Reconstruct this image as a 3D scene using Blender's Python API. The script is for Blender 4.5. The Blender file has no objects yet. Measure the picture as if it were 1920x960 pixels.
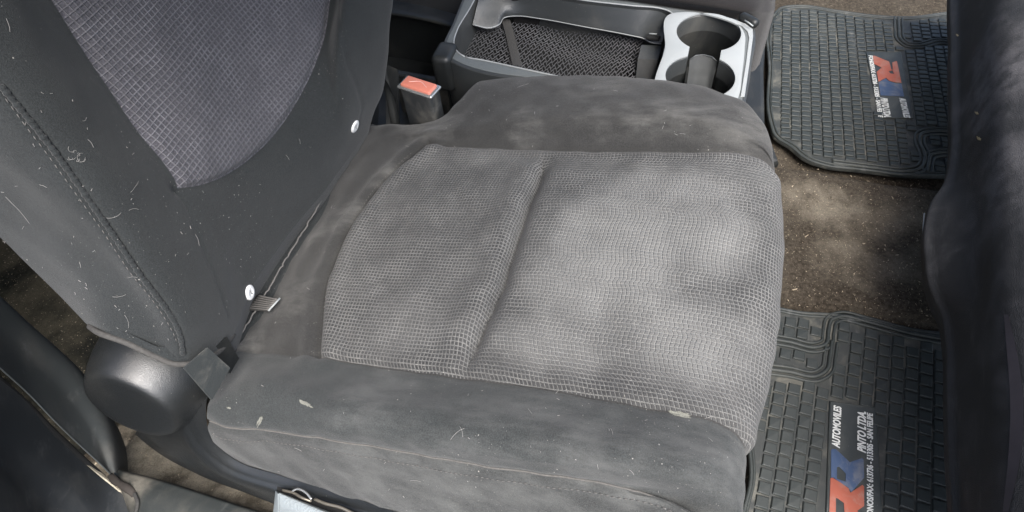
import bpy, bmesh, math, random
import numpy as np
from mathutils import Vector, Matrix
random.seed(4); rng = np.random.default_rng(4)
S = bpy.context.scene
COL = S.collection
# ------------------------------------------------------------------ camera
F = 1250.0; W0 = 1920; H0 = 960
R = np.array([[0.95519555, -0.18940647, 0.22743492],
              [0.28671703, 0.7828391, -0.55222848],
              [-0.0734493, 0.59269566, 0.80207048]])
C = np.array([0.500801, -0.27067183, 1.03526942])     # the crease corner of the seat is x=0 y=0 z=.32
cam = bpy.data.objects.new("camera", bpy.data.cameras.new("camera")); COL.objects.link(cam)
M = Matrix.Identity(4)
for i in range(3):
    for j in range(3): M[i][j] = R[i, j]
    M[i][3] = C[i]
cam.matrix_world = M
cam.data.sensor_width = 36; cam.data.lens = F / W0 * 36
cam.data.clip_start = 0.01; cam.data.clip_end = 100
S.camera = cam
# ------------------------------------------------------------------ light
wd = bpy.data.worlds.new("World"); S.world = wd; wd.use_nodes = True
nt = wd.node_tree; bg = nt.nodes["Background"]
sky = nt.nodes.new("ShaderNodeTexSky"); sky.sky_type = 'NISHITA'; sky.sun_disc = False
sky.sun_elevation = math.radians(62); sky.sun_rotation = math.radians(150)
sky.dust_density = 4; sky.ozone_density = 0.6; sky.air_density = 1.0
nt.links.new(sky.outputs[0], bg.inputs[0]); bg.inputs[1].default_value = 0.15
sun = bpy.data.lights.new("sun", 'SUN'); sun.energy = 3.6; sun.angle = math.radians(40); sun.color = (1, .985, .965)
so = bpy.data.objects.new("sun", sun); COL.objects.link(so)
sd = Vector((-0.50, 0.50, -1.0))     # direction the light travels
so.rotation_euler = sd.to_track_quat('-Z', 'Y').to_euler()
S.view_settings.view_transform = 'Standard'; S.view_settings.look = 'None'
S.view_settings.exposure = 1.0; S.view_settings.gamma = 1
# ------------------------------------------------------------------ measuring helpers
def ray(x, y): return R @ np.array([(x - 960) / F, (480 - y) / F, -1.0])
ORI = np.array([0, 0, .32])
TL = math.radians(13)
XP = np.array([math.cos(TL), 0, math.sin(TL)]); NP = np.array([-math.sin(TL), 0, math.cos(TL)])
RB = math.radians(20)
DB = np.array([-math.sin(RB), 0, math.cos(RB)]); NB = np.array([DB[2], 0, -DB[0]])
def hit(x, y, n, d):
    r = ray(x, y); return C + r * ((d - C @ n) / (r @ n))
def pc(x, y, h=0): return hit(x, y, NP, ORI @ NP + h)           # plane of the cushion, h above it
def pb(x, y, h=0): return hit(x, y, NB, ORI @ NB + h)           # plane of the backrest
def pz(x, y, z): return hit(x, y, np.array([0, 0, 1.]), z)
def py_(x, y, v): return hit(x, y, np.array([0, 1., 0]), v)
def uvh(u, v, h=0): return ORI + XP * u + np.array([0, v, 0]) + NP * h
def proj(P):
    q = (np.asarray(P) - C) @ R
    return np.stack([960 + F * q[..., 0] / -q[..., 2], 480 - F * q[..., 1] / -q[..., 2]], -1)
def cr(pts, n, closed=False):
    """Catmull-Rom through pts, chord parametrised, n samples."""
    p = np.asarray(pts, float)
    if closed: p = np.vstack([p, p[:1]])
    if len(p) == 2:
        t = np.linspace(0, 1, n)[:, None]; return p[0] * (1 - t) + p[1] * t
    ext = np.vstack([(p[-2] if closed else 2 * p[0] - p[1]), p, (p[1] if closed else 2 * p[-1] - p[-2])])
    L = np.r_[0, np.cumsum(np.maximum(1e-6, np.linalg.norm(np.diff(p, axis=0), axis=1)))]
    s = np.linspace(0, L[-1], n)
    i = np.clip(np.searchsorted(L, s, 'right') - 1, 0, len(p) - 2)
    t = ((s - L[i]) / (L[i + 1] - L[i]))[:, None]
    dl = np.r_[L[1] - L[0], np.diff(L), L[-1] - L[-2]]
    if closed: dl[0] = L[-1] - L[-2]; dl[-1] = L[1] - L[0]
    p0, p1, p2, p3 = ext[i], ext[i + 1], ext[i + 2], ext[i + 3]
    a, b, c = dl[i][:, None], dl[i + 1][:, None], dl[i + 2][:, None]
    m1 = ((p1 - p0) / a * b + (p2 - p1) / b * a) / (a + b) * b
    m2 = ((p2 - p1) / b * c + (p3 - p2) / c * b) / (b + c) * b
    t2, t3 = t * t, t ** 3
    return (2*t3-3*t2+1)*p1 + (t3-2*t2+t)*m1 + (-2*t3+3*t2)*p2 + (t3-t2)*m2
class Surf:
    def __init__(s, rows, na=160, nb=260, k=40):
        G = np.stack([cr(r, nb) for r in rows])            # R x nb x 3
        par = np.linspace(0, len(rows) - 1, na)
        P = np.empty((na, nb, 3)); n = len(rows)
        e = np.concatenate([2*G[:1]-G[1:2], G, 2*G[-1:]-G[-2:-1]])
        for q, a in enumerate(par):
            i = min(int(a), n - 2); t = a - i
            p0, p1, p2, p3 = e[i], e[i+1], e[i+2], e[i+3]
            P[q] = .5*((2*p1)+(-p0+p2)*t+(2*p0-5*p1+4*p2-p3)*t*t+(-p0+3*p1-3*p2+p3)*t**3)
        s.P = P; s.na = na; s.nb = nb; s.n = n
        s.flip = 1; s.norm()
    def norm(s):
        da = np.gradient(s.P, axis=0); db = np.gradient(s.P, axis=1)
        N = np.cross(db, da); N /= np.linalg.norm(N, axis=-1, keepdims=True) + 1e-12
        c = s.P[s.na//2, s.nb//2]
        if N[s.na//2, s.nb//2] @ (C - c) < 0: N = -N; s.flip = -1
        s.N = N; s.pp = proj(s.P)
    def smp(s, A, a, b):
        x = np.clip(np.asarray(a, float), 0, 1) * (s.na - 1); y = np.clip(np.asarray(b, float), 0, 1) * (s.nb - 1)
        i = np.minimum(x.astype(int), s.na - 2); j = np.minimum(y.astype(int), s.nb - 2)
        fx = (x - i)[..., None]; fy = (y - j)[..., None]
        return (A[i, j]*(1-fx)*(1-fy) + A[i+1, j]*fx*(1-fy) + A[i, j+1]*(1-fx)*fy + A[i+1, j+1]*fx*fy)
    def at(s, a, b, off=0): 
        o = np.asarray(off, float)
        if o.ndim: o = o[..., None]
        return s.smp(s.P, a, b) + s.smp(s.N, a, b) * o
    def find(s, x, y):
        d = (s.pp[..., 0]-x)**2 + (s.pp[..., 1]-y)**2
        vis = ((C - s.P) * s.N).sum(-1) > 0
        d = np.where(vis, d, d + 400)
        i, j = np.unravel_index(d.argmin(), d.shape)
        aa, bb = np.meshgrid(np.linspace(max(i-1, 0), min(i+1, s.na-1), 21)/(s.na-1), np.linspace(max(j-1, 0), min(j+1, s.nb-1), 21)/(s.nb-1), indexing='ij')
        q = proj(s.at(aa, bb)); d = (q[..., 0]-x)**2 + (q[..., 1]-y)**2
        i, j = np.unravel_index(d.argmin(), d.shape); return aa[i, j], bb[i, j]
    def path(s, pix, n, off=0):
        ab = cr([list(s.find(*p)) for p in pix], n); return s.at(ab[:, 0], ab[:, 1], off)
    def displace(s, f): s.P = s.P + s.N * f(s.P)[..., None]; s.norm()
def sst(x, a, b):
    t = np.clip((x - a) / (b - a), 0, 1); return t*t*(3-2*t)
def poly_dist(P, path):
    """distance of points (…,2) to a polyline"""
    path = np.asarray(path, float); best = np.full(P.shape[:-1], 1e9)
    for a, b in zip(path[:-1], path[1:]):
        ab = b - a; t = np.clip(((P - a) @ ab) / (ab @ ab + 1e-12), 0, 1)
        best = np.minimum(best, np.linalg.norm(P - a - t[..., None] * ab, axis=-1))
    return best
def inside(p, poly):
    c = False; n = len(poly); x, y = p[0], p[1]
    for i in range(n):
        x1, y1 = poly[i][:2]; x2, y2 = poly[i-1][:2]
        if (y1 > y) != (y2 > y) and x < (x2-x1)*(y-y1)/(y2-y1)+x1: c = not c
    return c
def fbm(P, sc, seed=0):
    """cheap smooth noise on points, about -1..1"""
    r = np.random.default_rng(seed); o = np.zeros(P.shape[:-1])
    for k in range(10):
        d = r.normal(size=3); d /= np.linalg.norm(d); o += np.sin((P @ d) / sc * 2*math.pi * r.uniform(.6, 1.7) + r.uniform(0, 6.3))
    return o / 4
# ------------------------------------------------------------------ object helpers
def thing(name, label, cat, loc=(0, 0, 0), group=None):
    o = bpy.data.objects.new(name, None); COL.objects.link(o); o.location = loc; o.empty_display_size = .05
    o['label'] = label; o['category'] = cat
    if group: o['group'] = group
    return o
def tag(o, label, cat, group=None, kind=None):
    if label: o['label'] = label
    if cat: o['category'] = cat
    if group: o['group'] = group
    if kind: o['kind'] = kind
    return o
def world_loc(o):
    l = Vector((0, 0, 0))
    while o is not None: l = l + o.location; o = o.parent
    return l
def mobj(name, V, Fc, m, parent=None, uv=None, smooth=True, kind=None, loc=None):
    V = np.asarray(V, float)
    base = np.array(world_loc(parent)) if parent else np.zeros(3)
    l = np.zeros(3) if loc is None else np.array(loc) - base
    me = bpy.data.meshes.new(name)
    me.from_pydata((V - base - l).tolist(), [], [list(map(int, f)) for f in Fc]); me.update()
    if smooth: me.polygons.foreach_set('use_smooth', [True]*len(me.polygons))
    if uv is not None:
        u = me.uv_layers.new(name='UVMap'); li = np.empty(len(me.loops), int); me.loops.foreach_get('vertex_index', li)
        u.data.foreach_set('uv', np.asarray(uv, float).reshape(-1, 2)[li].ravel())
    me.materials.append(m)
    o = bpy.data.objects.new(name, me); COL.objects.link(o); o.location = l.tolist()
    if parent: o.parent = parent
    if kind: o['kind'] = kind
    return o
def gridfaces(na, nb, flip=False):
    i, j = np.meshgrid(np.arange(na-1), np.arange(nb-1), indexing='ij'); a = (i*nb+j).ravel()
    f = np.stack([a, a+1, a+nb+1, a+nb], 1)
    return f[:, ::-1] if flip else f
def sobj(name, s, m, parent, uv=None, a=(0, 1), b=(0, 1), na=None, nb=None, off=0, thick=0):
    na = na or s.na; nb = nb or s.nb
    A, B = np.meshgrid(np.linspace(*a, na), np.linspace(*b, nb), indexing='ij')
    P = s.at(A, B, off)
    return mobj(name, P.reshape(-1, 3), gridfaces(na, nb, s.flip > 0), m, parent, uv=None if uv is None else uv(P).reshape(-1, 2))
def tube_vf(pts, r, n=8, flat=1.0, up=None):
    p = np.asarray(pts, float); m = len(p); r = np.broadcast_to(r, (m,))
    t = np.gradient(p, axis=0); t /= np.linalg.norm(t, axis=1, keepdims=True) + 1e-12
    u = np.array([0, 0, 1.]) if up is None else np.asarray(up, float)
    V = []
    for i in range(m):
        a = np.cross(t[i], u)
        if np.linalg.norm(a) < 1e-3: a = np.cross(t[i], [1, 0, 0.3])
        a /= np.linalg.norm(a); b = np.cross(a, t[i])
        for k in range(n):
            w = 2*math.pi*k/n; V.append(p[i] + r[i]*(math.cos(w)*a + math.sin(w)*b*flat))
    Fc = [[i*n+k, i*n+(k+1) % n, (i+1)*n+(k+1) % n, (i+1)*n+k] for i in range(m-1) for k in range(n)]
    Fc += [list(range(n))[::-1], [(m-1)*n+k for k in range(n)]]
    return V, Fc
def tube(name, pts, r, m, parent, n=8, flat=1.0, up=None, kind=None):
    V, Fc = tube_vf(pts, r, n, flat, up); return mobj(name, V, Fc, m, parent, kind=kind)
def merge(lst):
    V = []; Fc = []
    for v, f in lst:
        k = len(V); V += list(v); Fc += [[i+k for i in q] for q in f]
    return V, Fc
def prism(name, poly, z0, z1, m, parent=None, bevel=0.0, kind=None, smooth=False, seg=2, loc=None):
    """poly: list of (x,y); a vertical slab between z0 and z1"""
    base = np.array(world_loc(parent)) if parent else np.zeros(3)
    l = np.zeros(3) if loc is None else np.array(loc) - base
    bm = bmesh.new()
    vs = [bm.verts.new((p[0]-base[0]-l[0], p[1]-base[1]-l[1], z0-base[2]-l[2])) for p in poly]
    f = bm.faces.new(vs); ret = bmesh.ops.extrude_face_region(bm, geom=[f])
    for v in ret['geom']:
        if isinstance(v, bmesh.types.BMVert): v.co.z += z1 - z0
    bmesh.ops.recalc_face_normals(bm, faces=bm.faces)
    if bevel:
        top = [e for e in bm.edges if all(abs(v.co.z+base[2]+l[2]-z1) < 1e-6 for v in e.verts)]
        bmesh.ops.bevel(bm, geom=top, offset=bevel, segments=seg, profile=.5, affect='EDGES', clamp_overlap=True)
    me = bpy.data.meshes.new(name); bm.to_mesh(me); bm.free(); me.materials.append(m)
    if smooth: me.polygons.foreach_set('use_smooth', [True]*len(me.polygons)); me.set_sharp_from_angle(angle=math.radians(35))
    o = bpy.data.objects.new(name, me); COL.objects.link(o); o.location = l.tolist()
    if parent: o.parent = parent
    if kind: o['kind'] = kind
    return o
def rbox(name, frame, size, bev, m, parent=None, seg=3, taper=1.0):
    """rounded box; frame = (origin centre, ax, ay, az) unit axes"""
    o_, ax, ay, az = [np.asarray(q, float) for q in frame]
    base = np.array(world_loc(parent)) if parent else np.zeros(3)
    bm = bmesh.new(); bmesh.ops.create_cube(bm, size=1)
    for v in bm.verts:
        k = taper if v.co.z > 0 else 1
        v.co = Vector((v.co.x*size[0]*k, v.co.y*size[1]*k, v.co.z*size[2]))
    bmesh.ops.bevel(bm, geom=list(bm.edges), offset=bev, segments=seg, profile=.5, affect='EDGES', clamp_overlap=True)
    for v in bm.verts:
        w = o_ + ax*v.co.x + ay*v.co.y + az*v.co.z - base; v.co = Vector(w.tolist())
    bmesh.ops.recalc_face_normals(bm, faces=bm.faces)
    me = bpy.data.meshes.new(name); bm.to_mesh(me); bm.free(); me.materials.append(m)
    me.polygons.foreach_set('use_smooth', [True]*len(me.polygons)); me.set_sharp_from_angle(angle=math.radians(40))
    o = bpy.data.objects.new(name, me); COL.objects.link(o)
    if parent: o.parent = parent
    return o
# ------------------------------------------------------------------ materials
class NT:
    def __init__(s, name):
        s.m = bpy.data.materials.new(name); s.m.use_nodes = True; s.t = s.m.node_tree
        s.b = s.t.nodes['Principled BSDF']; s.sdist = 1.7
        s.co = s.t.nodes.new('ShaderNodeTexCoord')
    def n(s, ty, **kw):
        x = s.t.nodes.new(ty)
        for k, v in kw.items(): setattr(x, k, v)
        return x
    def l(s, a, b): s.t.links.new(a, b)
    def val(s, sock, v):
        if hasattr(v, 'is_output'): s.l(v, sock)
        else: sock.default_value = v
    def math(s, op, a, b=0, c=0, clamp=False):
        x = s.n('ShaderNodeMath', operation=op, use_clamp=clamp)
        s.val(x.inputs[0], a); s.val(x.inputs[1], b)
        if op in ('MULTIPLY_ADD', 'SMOOTH_MIN', 'SMOOTH_MAX', 'COMPARE'): s.val(x.inputs[2], c)
        return x.outputs[0]
    def map(s, v, a, b, c=0., d=1.):
        x = s.n('ShaderNodeMapRange', interpolation_type='SMOOTHSTEP'); s.val(x.inputs[0], v)
        for i, q in zip((1, 2, 3, 4), (a, b, c, d)): s.val(x.inputs[i], q)
        return x.outputs[0]
    def noise(s, scale, detail=4, rough=.6, vec=None, dist=0, stretch=None):
        x = s.n('ShaderNodeTexNoise'); x.inputs['Scale'].default_value = scale; x.inputs['Detail'].default_value = detail
        x.inputs['Roughness'].default_value = rough; x.inputs['Distortion'].default_value = dist
        v = vec or s.co.outputs['Object']
        if stretch:
            mp = s.n('ShaderNodeMapping'); mp.inputs['Scale'].default_value = stretch; s.l(v, mp.inputs[0]); v = mp.outputs[0]
        s.l(v, x.inputs['Vector']); return x.outputs[0]
    def voro(s, scale, feature='F1', rnd=1):
        x = s.n('ShaderNodeTexVoronoi', feature=feature); x.inputs['Scale'].default_value = scale; x.inputs['Randomness'].default_value = rnd
        s.l(s.co.outputs['Object'], x.inputs['Vector']); return x
    def mix(s, f, a, b):
        x = s.n('ShaderNodeMix', data_type='RGBA'); s.val(x.inputs[0], f)
        for i, q in ((6, a), (7, b)):
            if hasattr(q, 'is_output'): s.l(q, x.inputs[i])
            else: x.inputs[i].default_value = (*q, 1) if len(q) == 3 else q
        return x.outputs[2]
    def spot(s, p, r, org, stretch=(1, 1, 1)):
        """0..1 blob round a world point (the thing's origin taken off)"""
        mp = s.n('ShaderNodeMapping', vector_type='POINT'); s.l(s.co.outputs['Object'], mp.inputs[0])
        sc = [1/(r*k) for k in stretch]; q = np.asarray(p) - np.asarray(org)
        mp.inputs['Location'].default_value = [-q[i]*sc[i] for i in range(3)]; mp.inputs['Scale'].default_value = sc
        ln = s.n('ShaderNodeVectorMath', operation='LENGTH'); s.l(mp.outputs[0], ln.inputs[0])
        if not hasattr(s, 'wn'): s.wn = s.noise(13, 5, .62)
        d_ = s.math('ADD', ln.outputs['Value'], s.math('MULTIPLY_ADD', s.wn, s.sdist, -s.sdist/2))
        return s.map(d_, 1.0, 0.1)
    def spots(s, lst, org):
        o = None
        for it in lst:
            v = s.spot(it[0], it[1], org, it[3] if len(it) > 3 else (1, 1, 1)); v = s.math('MULTIPLY', v, it[2])
            o = v if o is None else s.math('MAXIMUM', o, v)
        return o
    def bump(s, h, dist, strength=1, prev=None):
        x = s.n('ShaderNodeBump'); s.l(h, x.inputs['Height']); x.inputs['Distance'].default_value = dist; x.inputs['Strength'].default_value = strength
        if prev: s.l(prev, x.inputs['Normal'])
        return x.outputs[0]
    def out(s, col, rough=.8, normal=None, spec=.5, **kw):
        s.val(s.b.inputs['Base Color'], (*col, 1) if isinstance(col, tuple) else col); s.val(s.b.inputs['Roughness'], rough)
        s.b.inputs['Specular IOR Level'].default_value = spec
        if normal: s.l(normal, s.b.inputs['Normal'])
        for k, v in kw.items(): s.val(s.b.inputs[k], v)
        return s.m
def specks(m, scale=90, thr=.06):
    v = m.voro(scale); s = m.math('LESS_THAN', v.outputs['Distance'], thr)
    k = m.math('GREATER_THAN', m.noise(7, 3), .52); return m.math('MULTIPLY', s, k)
def fabric(name, base, dust=(.30, .27, .235), amount=.35, spots=None, org=(0, 0, 0), weave=900, spots_dark=None, speck=True, dscale=9):
    m = NT(name)
    fine = m.noise(weave, 2, .7); mid = m.noise(60, 5, .65); big = m.noise(dscale, 5, .6, dist=.3)
    c = m.mix(m.map(fine, .3, .7), tuple(x*.55 for x in base), tuple(x*1.55 for x in base))
    d = m.math('MULTIPLY', m.map(big, .25, .9), amount)
    if spots:
        sp = m.math('MULTIPLY', m.spots(spots, org), m.map(m.noise(30, 7, .66, stretch=(.45, 1.6, 1)), .3, .72, .1, 1.)); d = m.math('MAXIMUM', d, sp)
    d = m.math('MULTIPLY', d, m.map(mid, .25, .65, .8, 1), clamp=True)
    c = m.mix(d, c, dust)
    if speck: c = m.mix(m.math('MULTIPLY', specks(m), .6), c, (.42, .40, .37))
    if speck: c = m.mix(m.math('MULTIPLY', specks(m, 230, .07), .6), c, (.42, .40, .37))
    nb = m.bump(fine, .0008, .8); nb = m.bump(m.noise(18, 2, .4), .002, .2, nb)
    return m.out(c, .92, nb, .25, **{'Sheen Weight': .12, 'Sheen Roughness': .5})
def meshfab(name, org, pit, thread, cell=.0046, fade=None, wear=(.24, .235, .235), amount=.3, dspots=None):
    m = NT(name); m.sdist = .9
    uvn = m.n('ShaderNodeUVMap'); sep = m.n('ShaderNodeSeparateXYZ')
    wob = m.n('ShaderNodeVectorMath', operation='MULTIPLY_ADD')
    nz = m.n('ShaderNodeTexNoise'); nz.inputs['Scale'].default_value = 14; m.l(uvn.outputs[0], nz.inputs['Vector'])
    m.l(nz.outputs['Color'], wob.inputs[0]); wob.inputs[1].default_value = (.0035, .0035, 0); m.l(uvn.outputs[0], wob.inputs[2])
    m.l(wob.outputs[0], sep.inputs[0])
    def line(ax, w0, w1):
        t = m.math('MULTIPLY', sep.outputs[ax], math.pi / cell); t = m.math('ABSOLUTE', m.math('SINE', t))
        return m.map(t, w1, w0)           # 1 on the thread
    a = line(0, .08, .60); b = line(1, .08, .60)
    th = m.math('MAXIMUM', a, b); crs = m.math('MULTIPLY', a, b)
    brk = m.map(m.noise(300, 3, .7), .3, .62, .6, 1.)
    wv = m.noise(500, 2)
    flat = m.math('MULTIPLY', m.spots(fade, org), m.map(m.noise(14, 5, .6), .1, .7, .65, 1.)) if fade else m.math('MULTIPLY', wv, 0)
    thc = m.mix(m.map(m.noise(24, 5, .7), .35, .7), tuple(x*.72 for x in thread), tuple(x*1.25 for x in thread))
    thc = m.mix(m.math('MULTIPLY', m.map(m.noise(330, 2, .6), .55, .7), .5), thc, tuple(min(1, x*1.7) for x in thread))
    pitc = m.mix(m.map(m.noise(600, 2, .7), .3, .7), tuple(x*.6 for x in pit), tuple(x*1.5 for x in pit))
    c = m.mix(m.math('MULTIPLY', m.math('MULTIPLY', th, brk), m.map(m.noise(40, 4), .3, .62, .6, 1)), pitc, thc)
    d = m.math('MULTIPLY', m.map(m.noise(9, 5, .62, dist=.4), .3, .85), amount)
    d = m.math('MAXIMUM', d, m.math('MULTIPLY', flat, .85), clamp=True)
    if dspots:
        ds = m.math('MULTIPLY', m.spots(dspots, org), m.map(m.noise(18, 5, .6), .3, .65, .3, 1))
        d = m.math('MULTIPLY', d, m.math('SUBTRACT', 1, ds), clamp=True)
    wear2 = m.mix(m.math('MULTIPLY', m.math('MULTIPLY', th, brk), .9), tuple(x*.86 for x in wear), tuple(x*1.13 for x in wear))
    c = m.mix(d, c, wear2)
    c = m.mix(m.math('MULTIPLY', specks(m, 150, .06), .5), c, (.5, .47, .43))
    hgt = m.math('ADD', th, m.math('MULTIPLY', crs, .35))
    nb = m.bump(hgt, .0016, .9)
    return m.out(c, .85, nb, .3, **{'Sheen Weight': .15})
def plastic(name, base, rough=.45, grain=700, gstr=.5, dust=(.28, .26, .22), amount=.25, scuff=.1, spots=None, org=(0, 0, 0), coat=0, dscale=8):
    m = NT(name)
    g = m.voro(grain); big = m.noise(dscale, 6, .65, dist=.5); sc = m.noise(40, 6, .7, stretch=(1, .25, 1))
    d = m.math('MULTIPLY', m.map(big, .45, .75), amount)
    if spots: d = m.math('MAXIMUM', d, m.math('MULTIPLY', m.spots(spots, org), m.map(m.noise(30, 6, .65), .3, .6, .2, 1)))
    c = m.mix(d, base, dust); c = m.mix(m.math('MULTIPLY', m.map(sc, .55, .8), scuff), c, (.3, .3, .29))
    c = m.mix(m.math('MULTIPLY', specks(m, 130, .05), .35), c, (.42, .4, .36))
    nb = m.bump(g.outputs['Distance'], .0006, gstr)
    r = m.math('ADD', rough, m.math('MULTIPLY', d, .35), clamp=True)
    return m.out(c, r, nb, .5, **{'Coat Weight': coat, 'Coat Roughness': .36, 'Coat IOR': 1.8})
def plain(name, col, rough=.5, metal=0, spec=.5, nscale=50, var=.25):
    m = NT(name); c = m.mix(m.noise(nscale, 4), tuple(x*(1-var) for x in col), tuple(min(1, x*(1+var)) for x in col))
    return m.out(c, rough, m.bump(m.noise(nscale*6, 3), .0004, .4), spec, Metallic=metal)
def carpet(name, base, dust, amount, spots=None, dark=None, org=(0, 0, 0)):
    m = NT(name)
    f = m.noise(420, 4, .8); f2 = m.noise(160, 4, .75); big = m.noise(7, 6, .6, dist=.4)
    c = m.mix(m.map(f2, .3, .7), tuple(x*.5 for x in base), tuple(x*1.6 for x in base))
    d = m.math('MULTIPLY', m.map(big, .4, .65), amount)
    if spots: d = m.math('MAXIMUM', d, m.math('MULTIPLY', m.spots(spots, org), m.map(m.noise(16, 6, .62), .3, .62, .15, 1)))
    d = m.math('MULTIPLY', d, m.map(f, .25, .62, .35, 1), clamp=True); c = m.mix(d, c, dust)
    cr_ = m.math('GREATER_THAN', m.noise(330, 2, .5), .69)
    c = m.mix(m.math('MULTIPLY', cr_, .6), c, (.34, .29, .22))
    nb = m.bump(f, .0025, .8); nb = m.bump(f2, .003, .35, nb)
    return m.out(c, .97, nb, .1)
SEAT = (0.2, 0.18, 0.0); BACKO = SEAT
FLZ = 0.0
# ------------------------------------------------------------------ materials used
m_cushion = fabric('cushion_cloth', (.023, .0228, .0222), (.175, .171, .16), .16, org=SEAT, spots=[
    (pc(1260, 222, .02), .12, .55, (1.6, .4, 1)), (pc(1130, 165, .02), .12, .3, (1.6, .4, 1)), (pc(800, 245, 0), .07, .6, (1.2, .6, 1)), (pc(990, 235, .02), .05, .5),
    (pc(650, 420, 0), .05, .6), (pc(730, 330, 0), .05, .55), (pc(600, 440, 0), .04, .5), (pc(460, 640, 0), .035, .8, (1.3, .8, 1)), (pc(560, 560, 0), .05, .4),
    (pc(1400, 250, .0), .08, .45)])
m_bolster = fabric('bolster_cloth', (.026, .029, .029), (.15, .15, .145), .10, org=SEAT, spots=[
    (pc(1100, 830, .02), .16, .45, (1.6, .7, 1)), (pc(700, 770, .02), .08, .4), (pc(1300, 850, .02), .1, .5), (pc(1000, 930, -.02), .2, .42, (1.5, .6, 1))])
m_side = fabric('side_cloth', (.033, .0345, .034), (.145, .147, .14), .15, org=SEAT, spots=[(pc(800, 930, -.03), .2, .5, (1.6, 1, 1)), (pc(1150, 950, -.02), .15, .6, (1.6, 1, 1))])
m_back = fabric('backrest_cloth', (.0155, .0178, .0185), (.055, .058, .06), .25, org=BACKO, dscale=5)
m_insert = meshfab('seat_mesh_fabric', SEAT, (.025, .0252, .0255), (.155, .153, .145), .0046, fade=[
    (uvh(.46, .16), .15, .9, (1, 1.2, 1)), (uvh(.305, .17), .045, 1., (.75, 3.2, 1)), (uvh(.50, .27), .11, .75, (1.3, .6, 1)), (uvh(.545, .20), .10, .85, (.8, 1.2, 1)), (uvh(.55, .08), .12, .75, (.9, .8, 1)),
    (uvh(.42, .05), .1, .6, (1.3, .5, 1)), (uvh(.24, .33), .07, .45, (1.3, .6, 1))], amount=.3,
    wear=(.225, .223, .213), dspots=[(uvh(.22, .15), .09, .95), (uvh(.19, .28), .07, .8), (uvh(.365, .2), .045, .7, (.7, 1.8, 1)), (uvh(.39, .31), .035, .5), (uvh(.15, .05), .06, .6)])
m_binsert = meshfab('backrest_mesh_fabric', BACKO, (.048, .0465, .055), (.14, .138, .152), .0062, amount=.12, wear=(.16, .15, .165))
m_piping = plain('piping_cloth', (.05, .048, .045), .9, nscale=300, var=.6)
m_piping2 = plain('worn_piping', (.10, .095, .088), .9, nscale=300, var=.5)
m_thread = plain('stitch_thread', (.11, .105, .10), .8)
m_black = plain('black_gap', (.008, .008, .008), .9)
m_plas = plastic('grained_black_plastic', (.013, .0145, .0155), .26, 1000, .6, amount=.04, scuff=.02, coat=.35)
m_plas2 = plastic('smooth_black_plastic', (.013, .0145, .015), .45, 1500, .2, amount=.12, scuff=.05)
m_plas_dusty = plastic('dusty_black_plastic', (.022, .024, .025), .5, 1300, .3, amount=.55, scuff=.25)
m_dull = plastic('dull_black_plastic', (.028, .030, .030), .75, 1500, .2, amount=.1, scuff=.05)
m_tray = plastic('tray_grey_plastic', (.038, .041, .042), .3, 1200, .3, amount=.15, scuff=.05)
m_silver = plastic('silver_trim', (.29, .305, .305), .45, 2200, .15, amount=.05, scuff=.02)
m_edge = plastic('pale_edge', (.30, .31, .31), .35, 2200, .1, amount=.05, scuff=0)  # pale grey plastic of the bin lip and wall edge
m_frame = plastic('pale_frame_plastic', (.115, .125, .125), .36, 1100, .5, amount=.1, scuff=.05)  # tray plastic made paler; the frame top's reflection is put into colour
m_flap = plastic('flap_grey', (.055, .06, .06), .5, 1100, .5, amount=.5, scuff=.25, dscale=30)
m_chrome = plain('bright_edge', (.6, .6, .58), .25, .8)
m_white = plain('white_button', (.75, .75, .74), .35)
m_red = plain('red_button', (.60, .20, .14), .3, var=.1)
m_redl = plain('button_pale_red', (.75, .42, .36), .3, var=.1)
m_metal = plain('worn_steel', (.32, .29, .24), .35, .7)
m_net = plain('net_cord', (.10, .10, .105), .4, nscale=300)
m_strap = plain('woven_strap', (.05, .048, .045), .85, nscale=600, var=.5)
m_rubber = plastic('mat_rubber', (.024, .0285, .0265), .52, 1800, .3, dust=(.15, .15, .13), amount=.22, scuff=.25, dscale=14)
m_matbase = plastic('mat_groove_rubber', (.028, .031, .029), .6, 1800, .3, dust=(.20, .19, .155), amount=.6, scuff=.2, dscale=18)
m_rubber2 = plastic('mat_panel_rubber', (.030, .035, .034), .5, 2200, .15, dust=(.18, .18, .16), amount=.25, scuff=.1, dscale=20)
m_logored = plastic('logo_red', (.33, .085, .05), .6, 2200, .1, amount=.45, scuff=.2, dscale=40)
m_logoblue = plastic('logo_blue', (.04, .07, .14), .6, 2200, .1, amount=.4, scuff=.2, dscale=40)
m_letter = plain('letter_white', (.62, .63, .60), .6)
m_dash = plastic('dash_plastic', (.022, .0225, .0235), .72, 700, .8, dust=(.13, .126, .13), amount=.3, scuff=.15, dscale=16, org=tuple(pz(1850, 480, .1)), spots=[(pz(1890, 130, .3), .16, .9, (.9, 1.2, 1)), (pz(1900, 330, .3), .10, .8, (.7, 1.4, 1)), (pz(1860, 430, .28), .05, .5)])  # spots: dust and scuffs, plus windshield light on the upper dash as colour
m_lint = plain('lint', (.28, .27, .26), .9)
m_leaf = plain('dry_leaf', (.45, .36, .2), .8)
m_lever = plastic('lever_glare_grey', (.25, .28, .29), .4, 420, 1.0, amount=.05, scuff=.0)  # pale tone puts the glare on the lever into its colour
m_paint = plain('chipped_cream_paint', (.62, .55, .42), .45, nscale=120, var=.35)
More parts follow.
